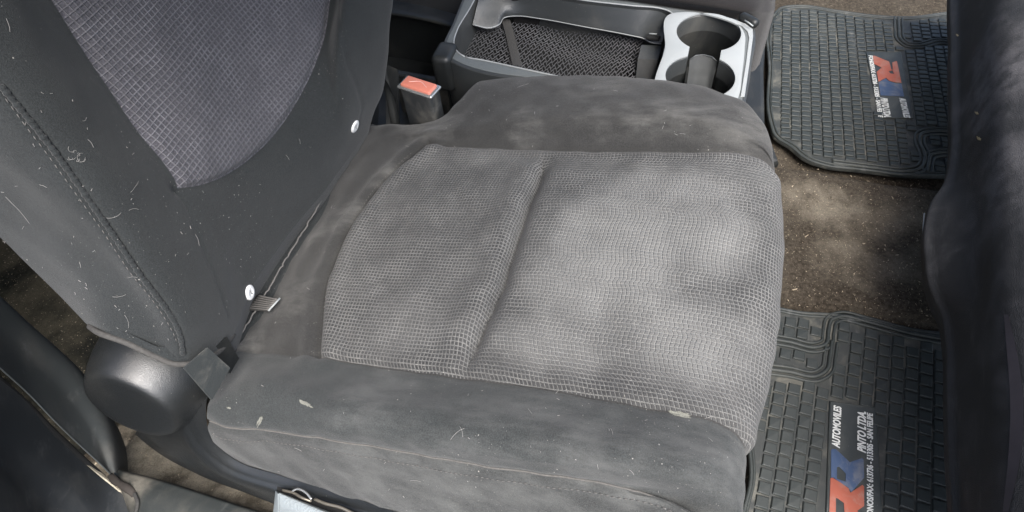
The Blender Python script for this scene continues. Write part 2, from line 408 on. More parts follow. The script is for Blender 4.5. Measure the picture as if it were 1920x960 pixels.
m_carpet = carpet('floor_carpet', (.046, .038, .029), (.32, .285, .225), .07, spots=[
    (pz(1550, 400, 0), .11, .55, (1.3, .8, 1)), (pz(1690, 430, 0), .12, .45), (pz(1610, 510, 0), .13, .4, (1.2, .7, 1)), (pz(1620, 290, 0), .05, .4),
    (pz(280, 880, 0), .16, 1.3, (1, 1, 1)), (pz(420, 930, 0), .16, 1.3, (1.6, .8, 1)), (pz(230, 800, 0), .08, .8), (pz(130, 640, 0), .07, .5, (.6, 1.6, 1))])
# ------------------------------------------------------------------ carpet floor
xs = np.arange(-1.6, 1.9, .011); ys = np.arange(-.35, 2.3, .011)
X_, Y_ = np.meshgrid(xs, ys, indexing='ij'); P = np.stack([X_, Y_, np.zeros_like(X_)], -1)
y0 = pz(1600, 350, 0)[1]
P[..., 2] = FLZ - .004 + .0025*fbm(P, .16, 3) + .0006*fbm(P, .05, 5)
hump = sst(Y_, .42, .47)*(1 - sst(Y_, y0 - .004, y0 + .018)) * sst(X_, .55, .62)
P[..., 2] += .03*hump
P[..., 2] += .05*(1 - sst(Y_, -.16, -.02))*sst(X_, -.45, -.3)
P[..., 2] -= .03*(sst(X_, -.05, -.15))*(Y_ > -9)          # rear footwell is a little lower
fl = mobj('floor', P.reshape(-1, 3), gridfaces(*X_.shape), m_carpet, kind='structure')
m_rear_shade = carpet('rear_carpet_shade', (.007, .0075, .0065), (.16, .14, .10), .25, spots=[(pz(240, 680, 0), .05, .5), (pz(120, 610, 0), .06, .3)])  # near-black carpet sheet; the footwell's shade is put into its colour
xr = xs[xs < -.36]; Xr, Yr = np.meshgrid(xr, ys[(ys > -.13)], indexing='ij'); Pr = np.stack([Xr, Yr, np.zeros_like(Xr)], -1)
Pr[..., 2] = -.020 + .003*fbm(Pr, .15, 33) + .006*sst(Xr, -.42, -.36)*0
mobj('rear_floor_shade', Pr.reshape(-1, 3), gridfaces(*Xr.shape), m_rear_shade, kind='structure')
# ------------------------------------------------------------------ front seat: cushion
seat = thing('front_seat', 'front car seat with worn black cloth, grid-pattern inserts and dusty cushion', 'car seat', SEAT)
def drop(row, k1=(.004, .035), k2=(-.012, .11)):
    p = row[-1]; return row + [p + np.array([k1[0], 0, -k1[1]]), p + np.array([k2[0], 0, -k2[1]])]
def C_(l): return [pc(*p) for p in l]
seam_px = [(388, 793), (415, 803), (500, 812), (620, 830), (800, 860), (1000, 893), (1160, 917), (1255, 938), (1310, 968), (1350, 1000)]
r_low2 = C_([(430, 850, -.12), (470, 880, -.12), (560, 915, -.13), (700, 960, -.14), (900, 1010, -.15), (1100, 1050, -.15), (1300, 1090, -.15)])
r_low = C_([(398, 826, -.03), (440, 858, -.06), (520, 885, -.075), (620, 917, -.08), (760, 962, -.08), (1000, 1020, -.08), (1200, 1060, -.08), (1330, 1080, -.07)])
r_seam = C_([(p[0], p[1], .004) for p in seam_px])
r_mid1 = C_([(389, 770, .022), (440, 768, .026), (620, 795, .028), (800, 825, .028), (1000, 858, .028), (1160, 880, .027), (1280, 905, .02), (1345, 935, .0), (1370, 990, -.04)])
r_crest = C_([(396, 748, .020), (450, 720, .030), (620, 745, .034), (800, 772, .034), (1000, 803, .034), (1160, 830, .032), (1290, 858, .024), (1365, 890, .006), (1393, 930, -.02)])
r_crest = drop(r_crest); r_mid1 = drop(r_mid1)
near_px = [(440, 655), (520, 662), (600, 671), (700, 686), (880, 711), (1000, 726), (1160, 754), (1260, 772), (1340, 789), (1380, 812), (1400, 838)]
hn = [.004, .004, .006, .008, .010, .010, .009, .006, -.002, -.012, -.025]
r_near = drop([pc(a, b, h) for (a, b), h in zip(near_px, hn)])
def urow(v, sil, hm):
    us = [-.012, .05, .13, .22, .30, .38, .46, .53, .575, .60]; hs = [-.01, .002, .008, .012, .013, .013, .011, .006, -.002, -.010]
    r = [uvh(u, v, h+hm) for u, h in zip(us, hs)]; return drop(r + [pc(*sil)])
r_i1 = urow(.085, (1444, 655, -.03), .004)
r_i2 = urow(.165, (1461, 520, -.03), .006)
r_i3 = urow(.245, (1462, 420, -.03), .004)
far_px = [(640, 322), (700, 285), (760, 272), (805, 271), (900, 275), (1020, 279), (1150, 281), (1290, 281), (1390, 284), (1432, 298), (1453, 330)]
hf = [0, 0, .002, .004, .006, .006, .006, .005, .001, -.010, -.024]
r_far = drop([pc(a, b, h) for (a, b), h in zip(far_px, hf)])
r_fc = drop(C_([(668, 275, 0), (720, 252, .002), (800, 247, .008), (880, 232, .022), (950, 222, .030), (1100, 216, .032), (1250, 218, .031), (1350, 230, .024), (1405, 252, .010), (1437, 278, -.005), (1452, 312, -.022)]))
r_fs = drop(C_([(688, 238, -.002), (740, 234, -.001), (800, 229, .001), (838, 213, .006), (866, 183, .014), (892, 161, .020), (950, 152, .024), (1100, 146, .026), (1250, 155, .024), (1350, 175, .018), (1408, 202, .006), (1438, 240, -.006), (1450, 290, -.022)]))
r_fd = [p + np.array([-.002, .010, -.02]) for p in r_fs]; r_fdd = [p + np.array([0, .008, -.10]) for p in r_fs]
cu = Surf([r_low2, r_low, r_seam, r_mid1, r_crest, r_near, r_i1, r_i2, r_i3, r_far, r_fc, r_fs, r_fd, r_fdd], 340, 420)
gu = np.array([(pc(*p)-ORI) for p in [(878, 705), (890, 662), (906, 628), (942, 558), (976, 450), (1002, 370), (1020, 312)]]); gpath = np.stack([gu @ XP, gu[:, 1]], -1)
def dcush(P):
    q = P - ORI; u = q @ XP; v = q[..., 1]; uv = np.stack([u, v], -1)
    gx = np.interp(v, gpath[:, 1], gpath[:, 0]); d = u - gx
    on = sst(v, gpath[0, 1]-.01, gpath[0, 1]+.04) * (1-sst(v, gpath[-1, 1]-.03, gpath[-1, 1]+.012))
    ins = sst(v, .0, .03)*(1-sst(v, .33, .37))
    o = on*(-.020*np.exp(-(np.where(d > 0, d/.014, d/.0035))**2) + .0075*np.exp(-((d+.015)/.020)**2) + .004*np.exp(-((d-.05)/.04)**2))
    o += .0016*fbm(q, .11, 7)*ins + .0007*fbm(q, .035, 8) + .0012*fbm(q, .06, 18)*(1-ins)
    # near seam pinch, insert boundary pinch
    o -= .003*np.exp(-(poly_dist(uv, nearuv)/.005)**2) + .003*np.exp(-(poly_dist(uv, faruv)/.005)**2)
    o -= .004*np.exp(-(poly_dist(P, seam3)/.0045)**2)
    # rear strip dips towards the backrest
    o -= .006*(1-sst(u, -.01, .035))*sst(v, .0, .02)*(1-sst(v, .40, .43))
    # wrinkles on the side of the bolster
    return o
nn = np.array([p-ORI for p in r_near[:-2]]); nearuv = cr(np.stack([nn @ XP, nn[:, 1]], -1), 40)
nn = np.array([p-ORI for p in r_far[3:-2]]); faruv = cr(np.stack([nn @ XP, nn[:, 1]], -1), 40)
seam3 = cr(r_seam, 60)
cu.displace(dcush)
bkp = [(600, 669), (601, 630), (606, 580), (622, 505), (645, 450), (675, 400), (708, 355), (745, 318), (778, 288), (803, 272)]
bk3 = cr(cu.path(bkp, 50), 50)
cu.displace(lambda P: -.0035*np.exp(-(poly_dist(P, bk3)/.0035)**2) + .0045*np.exp(-((poly_dist(P, bk3)-.016)/.012)**2))
# split the cushion along its seams (row index / 13)
RW = 13.0
U0 = lambda P: np.stack([(P-ORI) @ XP, P[..., 1]], -1)
sobj('side_panel', cu, m_side, seat, a=(0, 2/RW), na=70, nb=300)
sobj('side_bolster', cu, m_bolster, seat, a=(2/RW, 5/RW), na=110, nb=340)
sobj('cushion_cover', cu, m_cushion, seat, a=(5/RW, 9/RW), na=150, nb=400)
sobj('side_bolster', cu, m_cushion, seat, a=(9/RW, 1), na=120, nb=340)
def arcuv(P, ref):
    """distance along each row as U, starting from the row's flat position; V = across"""
    d = np.linalg.norm(np.diff(P, axis=1), axis=-1); L = np.concatenate([np.zeros((P.shape[0], 1)), np.cumsum(d, 1)], 1)
    u0 = (P[:, :1]-ORI) @ XP
    return np.stack([u0 + L, P[..., 1]], -1)
# the insert: a second layer of grid cloth, its rim tucked under the surface
bk_px = [(600, 669), (601, 630), (606, 580), (622, 505), (645, 450), (675, 400), (708, 355), (745, 318), (778, 288), (803, 272)]
ab = cr([list(cu.find(*p)) for p in bk_px], 90)
aA = np.linspace(5/RW+.001, 9/RW-.001, 150)
b0 = np.interp(aA, ab[:, 0], ab[:, 1])
T = np.linspace(0, 1, 380)[None, :]
Bp = b0[:, None] + (1.0 - b0[:, None])*T; Ap = np.repeat(aA[:, None], 380, 1)
dist_e = np.minimum(np.minimum((aA-aA[0])[:, None]*1.1, (aA[-1]-aA)[:, None]*1.1), (Bp-b0[:, None])*.62)
off = -.0003 + .0042*sst(dist_e, 0, .012)
Pi = cu.at(Ap, Bp, off)
mobj('seat_insert', Pi.reshape(-1, 3), gridfaces(150, 380, cu.flip > 0), m_insert, seat, uv=arcuv(Pi, None).reshape(-1, 2))
# seams
pp = cr(r_seam, 200); ab2 = np.array([[2/RW, t] for t in np.linspace(0, 1, 220)])
tube('piping', cu.at(ab2[:, 0], ab2[:, 1], .0006)[:], .0010, m_piping2, seat, 6)
def stitches(path, m, parent, L=.0034, gap=.0022, r=.0005):
    d = np.r_[0, np.cumsum(np.linalg.norm(np.diff(path, axis=0), axis=1))]; lst = []; s_ = 0
    while s_ + L < d[-1]:
        q = np.stack([np.array([np.interp(x, d, path[:, k]) for k in range(3)]) for x in (s_, s_+L/2, s_+L)])
        lst.append(tube_vf(q, [r*.6, r, r*.6], 4)); s_ += L+gap
    V, Fc = merge(lst); return mobj('stitching', V, Fc, m, parent, kind='stuff')
stitches(cu.path([(398, 812), (500, 826), (620, 845), (800, 876), (1000, 909), (1160, 933), (1240, 950), (1290, 975)], 200, .0006), m_thread, seat)
stitches(cu.path([(670, 400), (700, 357), (738, 317), (775, 284)], 60, .001), m_thread, seat, .003, .003, .0004)
# ------------------------------------------------------------------ backrest
def Bk(l): return [pb(*p) for p in l]
def up_of(p): return (p - ORI) @ DB
b0 = Bk([(170, 612, -.03), (135, 580, -.05), (80, 525, -.055), (0, 448, -.06), (-120, 330, -.06), (-260, 180, -.06)])
b1 = Bk([(215, 632, .01), (165, 540, .01), (60, 400, .01), (-40, 290, .01), (-160, 150, .01), (-260, 40, .01)])
b2 = Bk([(298, 664, .045), (275, 600, .052), (140, 420, .055), (30, 290, .055), (-60, 180, .055), (-180, 20, .055)])
b3 = Bk([(345, 674, .068), (338, 632, .078), (255, 505, .082), (175, 388, .084), (90, 270, .085), (0, 160, .085), (-130, 0, .085)])
b4 = Bk([(398, 662, .064), (385, 610, .078), (318, 500, .085), (235, 360, .086), (150, 225, .086), (60, 90, .086), (-50, -80, .086)])
b5 = Bk([(436, 628, .040), (428, 590, .055), (395, 490, .060), (333, 352, .055), (210, 178, .050), (92, 0, .050), (-10, -150, .050)])
def lerp_rows(A, B, f, hs, n=26):
    a = cr(A, n); b = cr(B, n); q = a*(1-f) + b*f; up = (q - ORI) @ DB; y = q[:, 1]
    h = np.interp(np.linspace(0, 1, n), np.linspace(0, 1, len(hs)), hs)
    return [ORI + DB*uu + np.array([0, yy, 0]) + NB*hh for uu, yy, hh in zip(up, y, h)]
bfc = Bk([(678, 262, .018), (664, 225, .05), (650, 170, .075), (645, 110, .088), (648, 40, .09), (665, -60, .09), (690, -180, .09)])
bfi = Bk([(650, 300, .012), (628, 250, .045), (615, 190, .058), (610, 120, .062), (618, 50, .055), (626, -20, .05), (640, -150, .05)])
bfs = Bk([(694, 236, .004), (702, 212, .03), (714, 178, .05), (721, 135, .07), (727, 95, .08), (729, 55, .085), (735, 0, .085), (745, -60, .085), (765, -170, .085)])
bfd = [p - NB*.03 + np.array([0, .004, 0]) for p in bfs]; bfe = [p - NB*.11 for p in bfs]
hm = [.006, .028, .040, .042, .040, .034, .030, .03, .03]
tall = lambda r_: r_ + [r_[-1] + DB*.12, r_[-1] + DB*.26]
b0, b1, b2, b3, b4, b5, bfc, bfi, bfs, bfd, bfe = [tall(list(q)) for q in (b0, b1, b2, b3, b4, b5, bfc, bfi, bfs, bfd, bfe)]
ba = Surf([b0, b1, b2, b3, b4, b5, lerp_rows(b5, bfi, .2, [x+.008 for x in hm]), lerp_rows(b5, bfi, .4, hm), lerp_rows(b5, bfi, .6, hm), lerp_rows(b5, bfi, .8, [x+.008 for x in hm]), bfi, bfc, bfs, bfd, bfe], 360, 300)
RN = 14.0
bins_l = [(92, -6), (135, 62), (210, 176), (270, 262), (333, 353)]
bins_b = [(333, 353), (380, 346), (420, 330), (470, 296), (515, 252), (550, 202), (583, 140), (602, 90), (613, 45), (619, 0)]
flapseam = [(636, 0), (640, 60), (652, 120), (668, 160), (678, 205), (674, 235)]
innerseam = [(333, 353), (352, 385), (372, 440), (398, 500), (430, 590)]
def seamdist(pix, S_): return cr(S_.path(pix, 60), 60)
q1 = seamdist(bins_l, ba); q2 = seamdist(bins_b, ba); q3 = seamdist(flapseam, ba); q4 = seamdist(innerseam, ba); q5 = seamdist([(343, 665), (338, 632), (255, 505), (175, 388), (90, 270), (0, 160)], ba)
def dback(P):
    o = -.002*np.exp(-(poly_dist(P, q1)/.008)**2) - .003*np.exp(-(poly_dist(P, q2)/.007)**2)
    o -= .0015*np.exp(-(poly_dist(P, q3)/.003)**2) + .0015*np.exp(-(poly_dist(P, q4)/.004)**2)
    o -= .003*np.exp(-(poly_dist(P, q5)/.004)**2)
    o += .0012*fbm(P, .12, 11) + .0003*fbm(P, .05, 12)
    return o
ba.displace(dback)
sobj('backrest_side', ba, m_back, seat, a=(0, 3/RN), na=90, nb=240)
sobj('backrest_bolster', ba, m_back, seat, a=(3/RN, 5/RN), na=70, nb=240)
sobj('backrest_cover', ba, m_back, seat, a=(5/RN, 11/RN), na=180, nb=260)
sobj('backrest_bolster', ba, m_back, seat, a=(11/RN, 1), na=90, nb=240)
Lp = cr([list(ba.find(*p)) for p in [(x, y) for x, y in bins_l]], 160)
Rp = cr([list(ba.find(*p)) for p in bins_b[::-1]], 160)
# start both a little above the frame
Lp[:, 1] = Lp[:, 1]; ext = 1.0
Lp = np.vstack([[Lp[0]*[1, 0] + [0, min(1, Lp[0, 1]+.14)]], Lp]); Rp = np.vstack([[Rp[0]*[1, 0] + [0, min(1, Rp[0, 1]+.14)]], Rp])
t = np.linspace(0, 1, 260)[None, :, None]
G = Lp[:, None]*(1-t) + Rp[:, None]*t
eL = np.arange(161)[:, None]/160
P3 = ba.at(G[..., 0], G[..., 1])
e2 = np.minimum(np.linalg.norm(P3 - P3[:, :1], axis=-1), np.linalg.norm(P3 - P3[:, -1:], axis=-1))
P3 = ba.at(G[..., 0], G[..., 1], .0002 + .0045*sst(e2, 0, .016))
mobj('backrest_insert', P3.reshape(-1, 3), gridfaces(161, 260, ba.flip < 0), m_binsert, seat, uv=np.stack([P3[..., 1], (P3-ORI) @ DB], -1).reshape(-1, 2))
pk = q5_ = cr(q5, 420); tube('piping', pk - ba.smp(ba.N, .21, .5)*.0010, .0026 + .0003*np.sin(np.arange(420)*.85) + .0003*np.sin(np.arange(420)*.31), m_back, seat, 8)
stitches(ba.path([(331, 640), (246, 512), (166, 396), (82, 280), (0, 172)], 160, .0006), m_thread, seat, .004, .003, .0005)
welt = [pb(168, 612, -.028), pb(190, 626, .0), pb(235, 642, .022), pb(290, 668, .046), pb(330, 683, .064), pb(362, 681, .072), pb(398, 668, .066), pb(420, 650, .052), pb(437, 628, .036)]
tube('welt', cr(welt, 90), .0032, m_piping, seat, 8)
# shaded underside of the backrest, closing the shell
wl = cr(welt, 60); inn = wl*.55 + wl.mean(0)*.45 + NB*-.0 + DB*.02
V = np.concatenate([wl, inn]); mobj('backrest_underside', V, gridfaces(2, 60), m_back, seat)
bot = ba.P[int(4.6/RN*359):int(12.4/RN*359), 0]
V = np.concatenate([bot + DB*.0, bot - NB*.03 - DB*.035]); mobj('backrest_underside', V, gridfaces(2, len(bot)), m_back, seat)
prism('crease_lining', [(-.09, -.02), (.004, -.02), (.004, .43), (-.09, .43)], .24, .312, m_back, seat, .004)
# frayed edge cord in the crease
tube('crease_cord', [p + np.array([.004, 0, .001]) + rng.normal(size=3)*.0007 for p in cr([uvh(-.004, v, .004) for v in np.linspace(.02, .41, 14)], 90)], .0012, m_thread, seat, 5)
# round white buttons on the backrest
def button(px, py):
    a, b = ba.find(px, py); p = ba.at(a, b); n = ba.smp(ba.N, a, b); n = n/np.linalg.norm(n)
    u = np.cross(n, [0, 0, 1.]); u /= np.linalg.norm(u); w = np.cross(u, n); V = []; Fc = []; K = 20
    for r, h in ((.0098, -.001), (.0098, .0012), (.0085, .0024), (.005, .0026), (.0035, .0019)):
        for k in range(K): an = 2*math.pi*k/K; V.append(p + (u*math.cos(an) + w*math.sin(an))*r + n*h)
    for i in range(4): Fc += [[i*K+k, i*K+(k+1) % K, (i+1)*K+(k+1) % K, (i+1)*K+k] for k in range(K)]
    Fc.append([4*K+k for k in range(K)])
    o = mobj('clip_button', V, Fc, m_white, seat); o.data.set_sharp_from_angle(angle=math.radians(40))
    tube('button_mark', [p + n*.0028 - w*.003, p + n*.003 + u*.0012, p + n*.0028 + w*.004], .00045, m_thread, o, 5)
button(665, 237); button(471, 550)
# elastic tab
ta = [pc(468, 571, .006), pc(482, 557, .006), pc(520, 562, .010), pc(500, 583, .010)]
def slab(name, q, n, th, m, parent, nu=2):
    q = [np.asarray(x) for x in q]; V = q + [x - n*th for x in q]
    return mobj(name, V, [[0, 1, 2, 3], [7, 6, 5, 4], [0, 4, 5, 1], [1, 5, 6, 2], [2, 6, 7, 3], [3, 7, 4, 0]], m, parent, smooth=False)
tab = slab('elastic_tab', [pc(462, 580, .004), pc(484, 552, .006), pc(521, 560, .012), pc(503, 582, .011)], NP, .0025, m_strap, seat)
for k in range(7):
    f = (k+.5)/7; a = pc(463, 579, .0045)*(1-f) + pc(484, 552, .0065)*f; b = pc(503, 582, .0115)*(1-f) + pc(521, 560, .0125)*f
    o = tube('cord', cr([a, (a+b)/2, b], 8), .0011, m_thread, tab, 5)
tube('tab_end', [pc(503, 583, .012), pc(525, 559, .013)], .0013, m_silver, tab, 6)
# ------------------------------------------------------------------ recliner cover and side shield
cc = np.array([-.0755, -.1055, .3305]); nx = np.array([.085, -.974, .208]); nx /= np.linalg.norm(nx)
ux = np.cross(nx, [0, 0, 1.]); ux /= np.linalg.norm(ux); vx = np.cross(ux, nx)
V = []; Fc = []; K = 96
prof = [(.0, .0030), (.025, .0028), (.045, .0020), (.0530, .0008), (.0562, -.0006), (.0590, -.0035), (.0625, -.010), (.068, -.022), (.074, -.040), (.078, -.060), (.079, -.085)]
for r, y in prof:
    for k in range(K):
        an = 2*math.pi*k/K; V.append(cc + nx*y + ux*r*math.cos(an) + vx*r*math.sin(an))
for i in range(len(prof)-1): Fc += [[i*K+k, i*K+(k+1) % K, (i+1)*K+(k+1) % K, (i+1)*K+k] for k in range(K)]
mobj('recliner_cover', V, Fc, m_plas, seat)
s1 = [pc(*p) for p in [(440, 660, -.02), (402, 712, -.012), (386, 770, -.012), (394, 815, -.03), (440, 861, -.062), (520, 890, -.078), (630, 923, -.083), (760, 966, -.083), (900, 1010, -.083)]]
s2 = [pc(*p) for p in [(400, 655, -.01), (366, 712, -.010), (352, 775, -.02), (372, 826, -.04), (425, 873, -.068), (520, 908, -.085), (630, 940, -.09), (760, 980, -.09), (900, 1024, -.09)]]
s3 = [pc(*p) for p in [(380, 680, -.02), (335, 725, -.025), (330, 790, -.035), (350, 835, -.055), (405, 885, -.082), (500, 922, -.097), (620, 958, -.10), (740, 998, -.10), (880, 1040, -.10)]]
s4 = [pc(*p) for p in [(300, 760, -.06), (290, 780, -.065), (285, 800, -.08), (310, 840, -.10), (378, 878, -.13), (470, 918, -.15), (600, 980, -.16), (720, 1010, -.16), (860, 1060, -.16)]]
s5 = [pc(*p) for p in [(260, 800, -.10), (255, 810, -.10), (258, 818, -.12), (298, 850, -.14), (372, 890, -.18), (465, 926, -.20), (590, 975, -.21), (710, 1020, -.21), (850, 1070, -.21)]]
sh = Surf([s1, s2, s3, s4, s5], 70, 160)
sobj('side_shield', sh, m_plas, seat)
# flap between recliner and cushion
slab('hinge_flap', [pb(346, 690, .098), pb(390, 652, .096), pb(432, 690, .07), pb(398, 750, .062)], NB, .003, m_flap, seat)
slab('hinge_bracket', [pb(398, 655, .065), pb(426, 632, .06), pb(448, 672, .04), pb(432, 700, .04)], NB, .003, m_plas2, seat)
# recline lever and the slot it sits in
def pl(x, y, h=0): return pc(x, y, -.088 + h)
lev = Surf([[pl(519, 921, .004), pl(560, 937, .006), pl(650, 972, .006), pl(760, 1015, .006)], [pl(523, 926, .012), pl(566, 944, .014), pl(655, 980, .014), pl(760, 1024, .014)],
            [pl(524, 950, .004), pl(566, 966, .008), pl(650, 1000, .008), pl(750, 1040, .008)], [pl(524, 975, -.02), pl(566, 990, -.016), pl(650, 1024, -.016), pl(750, 1060, -.016)]], 30, 60)
sobj('recline_lever', lev, m_lever, seat)
slab('lever_end', [pl(519, 921, .004), pl(523, 926, .012), pl(524, 975, -.02), pl(514, 965, -.03)], XP, .002, m_lever, seat)
slab('lever_slot', [pl(520, 912, .0015), pl(700, 972, .0015), pl(700, 990, .0005), pl(518, 926, .0005)], NP, .002, m_black, seat)
tube('spring_wire', cr([pl(530, 919, .004), pl(550, 924, .006), pl(570, 935, .008), pl(584, 940, .004)], 20), .0016, m_metal, seat, 6)
tube('spring_wire', cr([pl(590, 936, .004), pl(610, 944, .006), pl(640, 952, .006), pl(668, 966, .004)], 20), .0018, m_metal, seat, 6)
tube('spring_wire', cr([pl(548, 921, .009), pl(556, 917, .011), pl(574, 924, .011), pl(584, 936, .009)], 20), .0014, m_chrome, seat, 6)
# dark base under the cushion (rails and springs are not in view)
prism('seat_base', [(.0, -.06), (.5, -.06), (.52, .46), (.0, .46)], .05, .27, m_black, seat, .01)
# ------------------------------------------------------------------ buckle
bk = thing('seat_belt_buckle', 'seat belt buckle with a red button between backrest and tray', 'buckle', tuple(pz(780, 230, .30)))
zt = .398; q = [pz(748, 163, zt), pz(758, 139, zt), pz(824, 158, zt), pz(812, 184, zt)]
ctr = sum(q)/4; ax = (q[3]-q[0]); wx = np.linalg.norm(ax); ax /= wx; ay = (q[1]-q[0]); ay -= ax*(ax@ay); wy = np.linalg.norm(ay); ay /= wy; az = np.cross(ax, ay)
lean = az*1.0 + ay*.0; 
rbox('buckle_body', (ctr - az*.053, ax, ay, az), (wx*.93, wy*.97, .105), .006, m_plas_dusty, bk, 4)
rbox('button_rim', (ctr - az*.0025, ax, ay, az), (wx*1.02, wy*1.04, .005), .0024, m_chrome, bk, 3)
rbox('push_button', (ctr + az*.0008, ax, ay, az), (wx*.86, wy*.80, .006), .0025, m_red, bk, 4)
tube('arc_mark', cr([ctr + az*.0040 - ax*.016 - ay*.002, ctr + az*.0040 + ay*.005, ctr + az*.0040 + ax*.016 - ay*.002], 16), .0006, m_redl, bk, 5)  # paler arc across the red button
# cable guide and thin belt strip by the backrest
bs = thing('seat_belt_guide', 'narrow black plastic belt guide beside the buckle', 'belt guide', tuple(pz(730, 230, .28)))
g1 = [pz(716, 148, .40), pz(724, 170, .37), pz(731, 200, .34), pz(737, 232, .31)]
gg = Surf([[p + np.array([-.004, 0, 0]) for p in g1], [p + np.array([0, -.001, .002]) for p in g1], [p + np.array([.006, 0, -.001]) for p in g1], [p + np.array([.008, .004, -.02]) for p in g1]], 16, 30)
sobj('guide_strip', gg, m_plas2, bs)
slab('guide_base', [pz(722, 120, .34), pz(745, 130, .34), pz(748, 236, .28), pz(724, 236, .28)], np.array([0, 0, 1.]), .01, m_plas_dusty, bs)
# ------------------------------------------------------------------ plates with holes
def plate(name, outer, holes, z0, z1, m, parent, bevel=0.0):
    base = np.array(world_loc(parent)) if parent else np.zeros(3)
    bm = bmesh.new(); es = []
    for lp in [outer] + holes:
        vs = [bm.verts.new((p[0]-base[0], p[1]-base[1], z0-base[2])) for p in lp]
        es += [bm.edges.new((vs[i], vs[(i+1) % len(vs)])) for i in range(len(vs))]
    bmesh.ops.triangle_fill(bm, edges=es, use_beauty=True, use_dissolve=False)
    ret = bmesh.ops.extrude_face_region(bm, geom=list(bm.faces))
    for v in ret['geom']:
        if isinstance(v, bmesh.types.BMVert): v.co.z += z1 - z0
    bmesh.ops.recalc_face_normals(bm, faces=bm.faces)
    if bevel:
        zt_ = z1 - base[2]
        top = [e for e in bm.edges if all(abs(v.co.z-zt_) < 1e-6 for v in e.verts) and any(abs(f.normal.z) < .5 for f in e.link_faces)]
        bmesh.ops.bevel(bm, geom=top, offset=bevel, segments=3, profile=.5, affect='EDGES', clamp_overlap=True)
    me = bpy.data.meshes.new(name); bm.to_mesh(me); bm.free(); me.materials.append(m)
    me.polygons.foreach_set('use_smooth', [True]*len(me.polygons)); me.set_sharp_from_angle(angle=math.radians(40))
    o = bpy.data.objects.new(name, me); COL.objects.link(o); o.parent = parent
    return o
def xy(l, z): return [pz(x, y, z)[:2] for x, y in l]
ZT = .36
tray = thing('centre_tray', 'grey centre tray with net bin and silver cup holder beside the seat', 'tray', tuple(pz(1100, 100, .1)))
outer_px = [(858, 122), (840, 112), (829, 94), (831, 82), (848, 44), (866, 0), (895, -55), (920, -72), (1000, -30), (1100, -8), (1180, 1), (1271, 15), (1340, 25), (1372, 33), (1400, 42), (1415, 53), (1417, 64), (1410, 120), (1400, 182), (1390, 215), (1370, 222), (1200, 192), (1000, 152), (908, 138)]
outer = cr([list(p) + [0] for p in xy(outer_px, ZT)], 140, True)[:-1, :2]
bin_px = [(872, 107), (856, 96), (851, 81), (856, 60), (880, 18), (896, -10), (908, -26), (930, -27), (1000, -16), (1100, 2), (1180, 11), (1250, 20), (1259, 24), (1260, 32), (1246, 95), (1233, 150), (1226, 172), (1210, 174), (1100, 155), (1000, 134), (903, 113)]
binl = cr([list(p) + [0] for p in xy(bin_px, ZT)], 120, True)[:-1, :2]
cA = pz(1328, 63, ZT)[:2]; rA = np.linalg.norm(pz(1388, 66, ZT)[:2] - pz(1268, 60, ZT)[:2])/2
cB = pz(1312, 146, ZT)[:2]; rB = np.linalg.norm(pz(1377, 148, ZT)[:2] - pz(1248, 137, ZT)[:2])/2
def keyhole(cA, rA, cB, rB, w, grow=0):
    d = cB - cA; L = np.linalg.norm(d); d = d/L; s_ = np.array([-d[1], d[0]]); rA += grow; rB += grow; w += grow
    a0 = math.asin(w/rA); b0_ = math.asin(w/rB); pts = []
    for t_ in np.linspace(a0, 2*math.pi - a0, 44): pts.append(cA + rA*(d*math.cos(t_) + s_*math.sin(t_)))
    for t_ in np.linspace(b0_, 2*math.pi - b0_, 44): pts.append(cB + rB*(-d*math.cos(t_) - s_*math.sin(t_)))
    return pts
kh = keyhole(cA, rA, cB, rB, .024)
plate('tray_body', [tuple(p) for p in outer], [[tuple(p) for p in binl], kh], .255, ZT, m_tray, tray, .004)
prism('tray_floor', [tuple(p) for p in (outer - outer.mean(0))*.985 + outer.mean(0)], .245, .2545, m_black, tray)
prism('pedestal', [tuple(p) for p in (outer - outer.mean(0))*.8 + outer.mean(0)], 0.0, .244, m_plas_dusty, tray)
OUTI = (outer - outer.mean(0))*[.978, .95] + outer.mean(0)
def off_loop(lp, d):
    lp = np.asarray(lp); t_ = np.roll(lp, -1, 0) - np.roll(lp, 1, 0); t_ /= np.linalg.norm(t_, axis=1, keepdims=True); return lp + np.stack([t_[:, 1], -t_[:, 0]], 1)*d
l1 = [list(p)+[ZT+.0008] for p in np.vstack([binl, binl[:1]])]
tube('bin_lip', l1, .0013, m_edge, tray, 6)
# silver cup-holder panel (the grey frame goes round it)
sil_px = [(1262, 26), (1290, 24), (1340, 32), (1370, 42), (1388, 52), (1396, 66), (1396, 90), (1391, 140), (1385, 180), (1372, 205), (1350, 212), (1290, 200), (1228, 186), (1226, 172), (1246, 95)]
silp = cr([list(p)+[0] for p in xy(sil_px, ZT+.002)], 90, True)[:-1, :2]
plate('tray_frame', [tuple(p) for p in OUTI], [[tuple(p) for p in (binl-binl.mean(0))*1.004+binl.mean(0)], keyhole(cA, rA, cB, rB, .024, .003)], ZT-.0005, ZT+.0006, m_frame, tray, .0004)  # thin pale top layer carrying the painted reflection
plate('cup_holder_panel', [tuple(p) for p in silp], [keyhole(cA, rA, cB, rB, .024, .0004)], ZT+.0010, ZT+.0036, m_silver, tray, .0009)
fr_px = [(1340, 27), (1372, 36), (1398, 46), (1411, 56), (1412, 68), (1405, 120), (1396, 182), (1388, 182), (1398, 120), (1404, 72), (1401, 60), (1391, 50), (1368, 41)]
prism('panel_surround', xy(fr_px, ZT+.001), ZT+.0009, ZT+.0026, m_silver, tray, .0008)
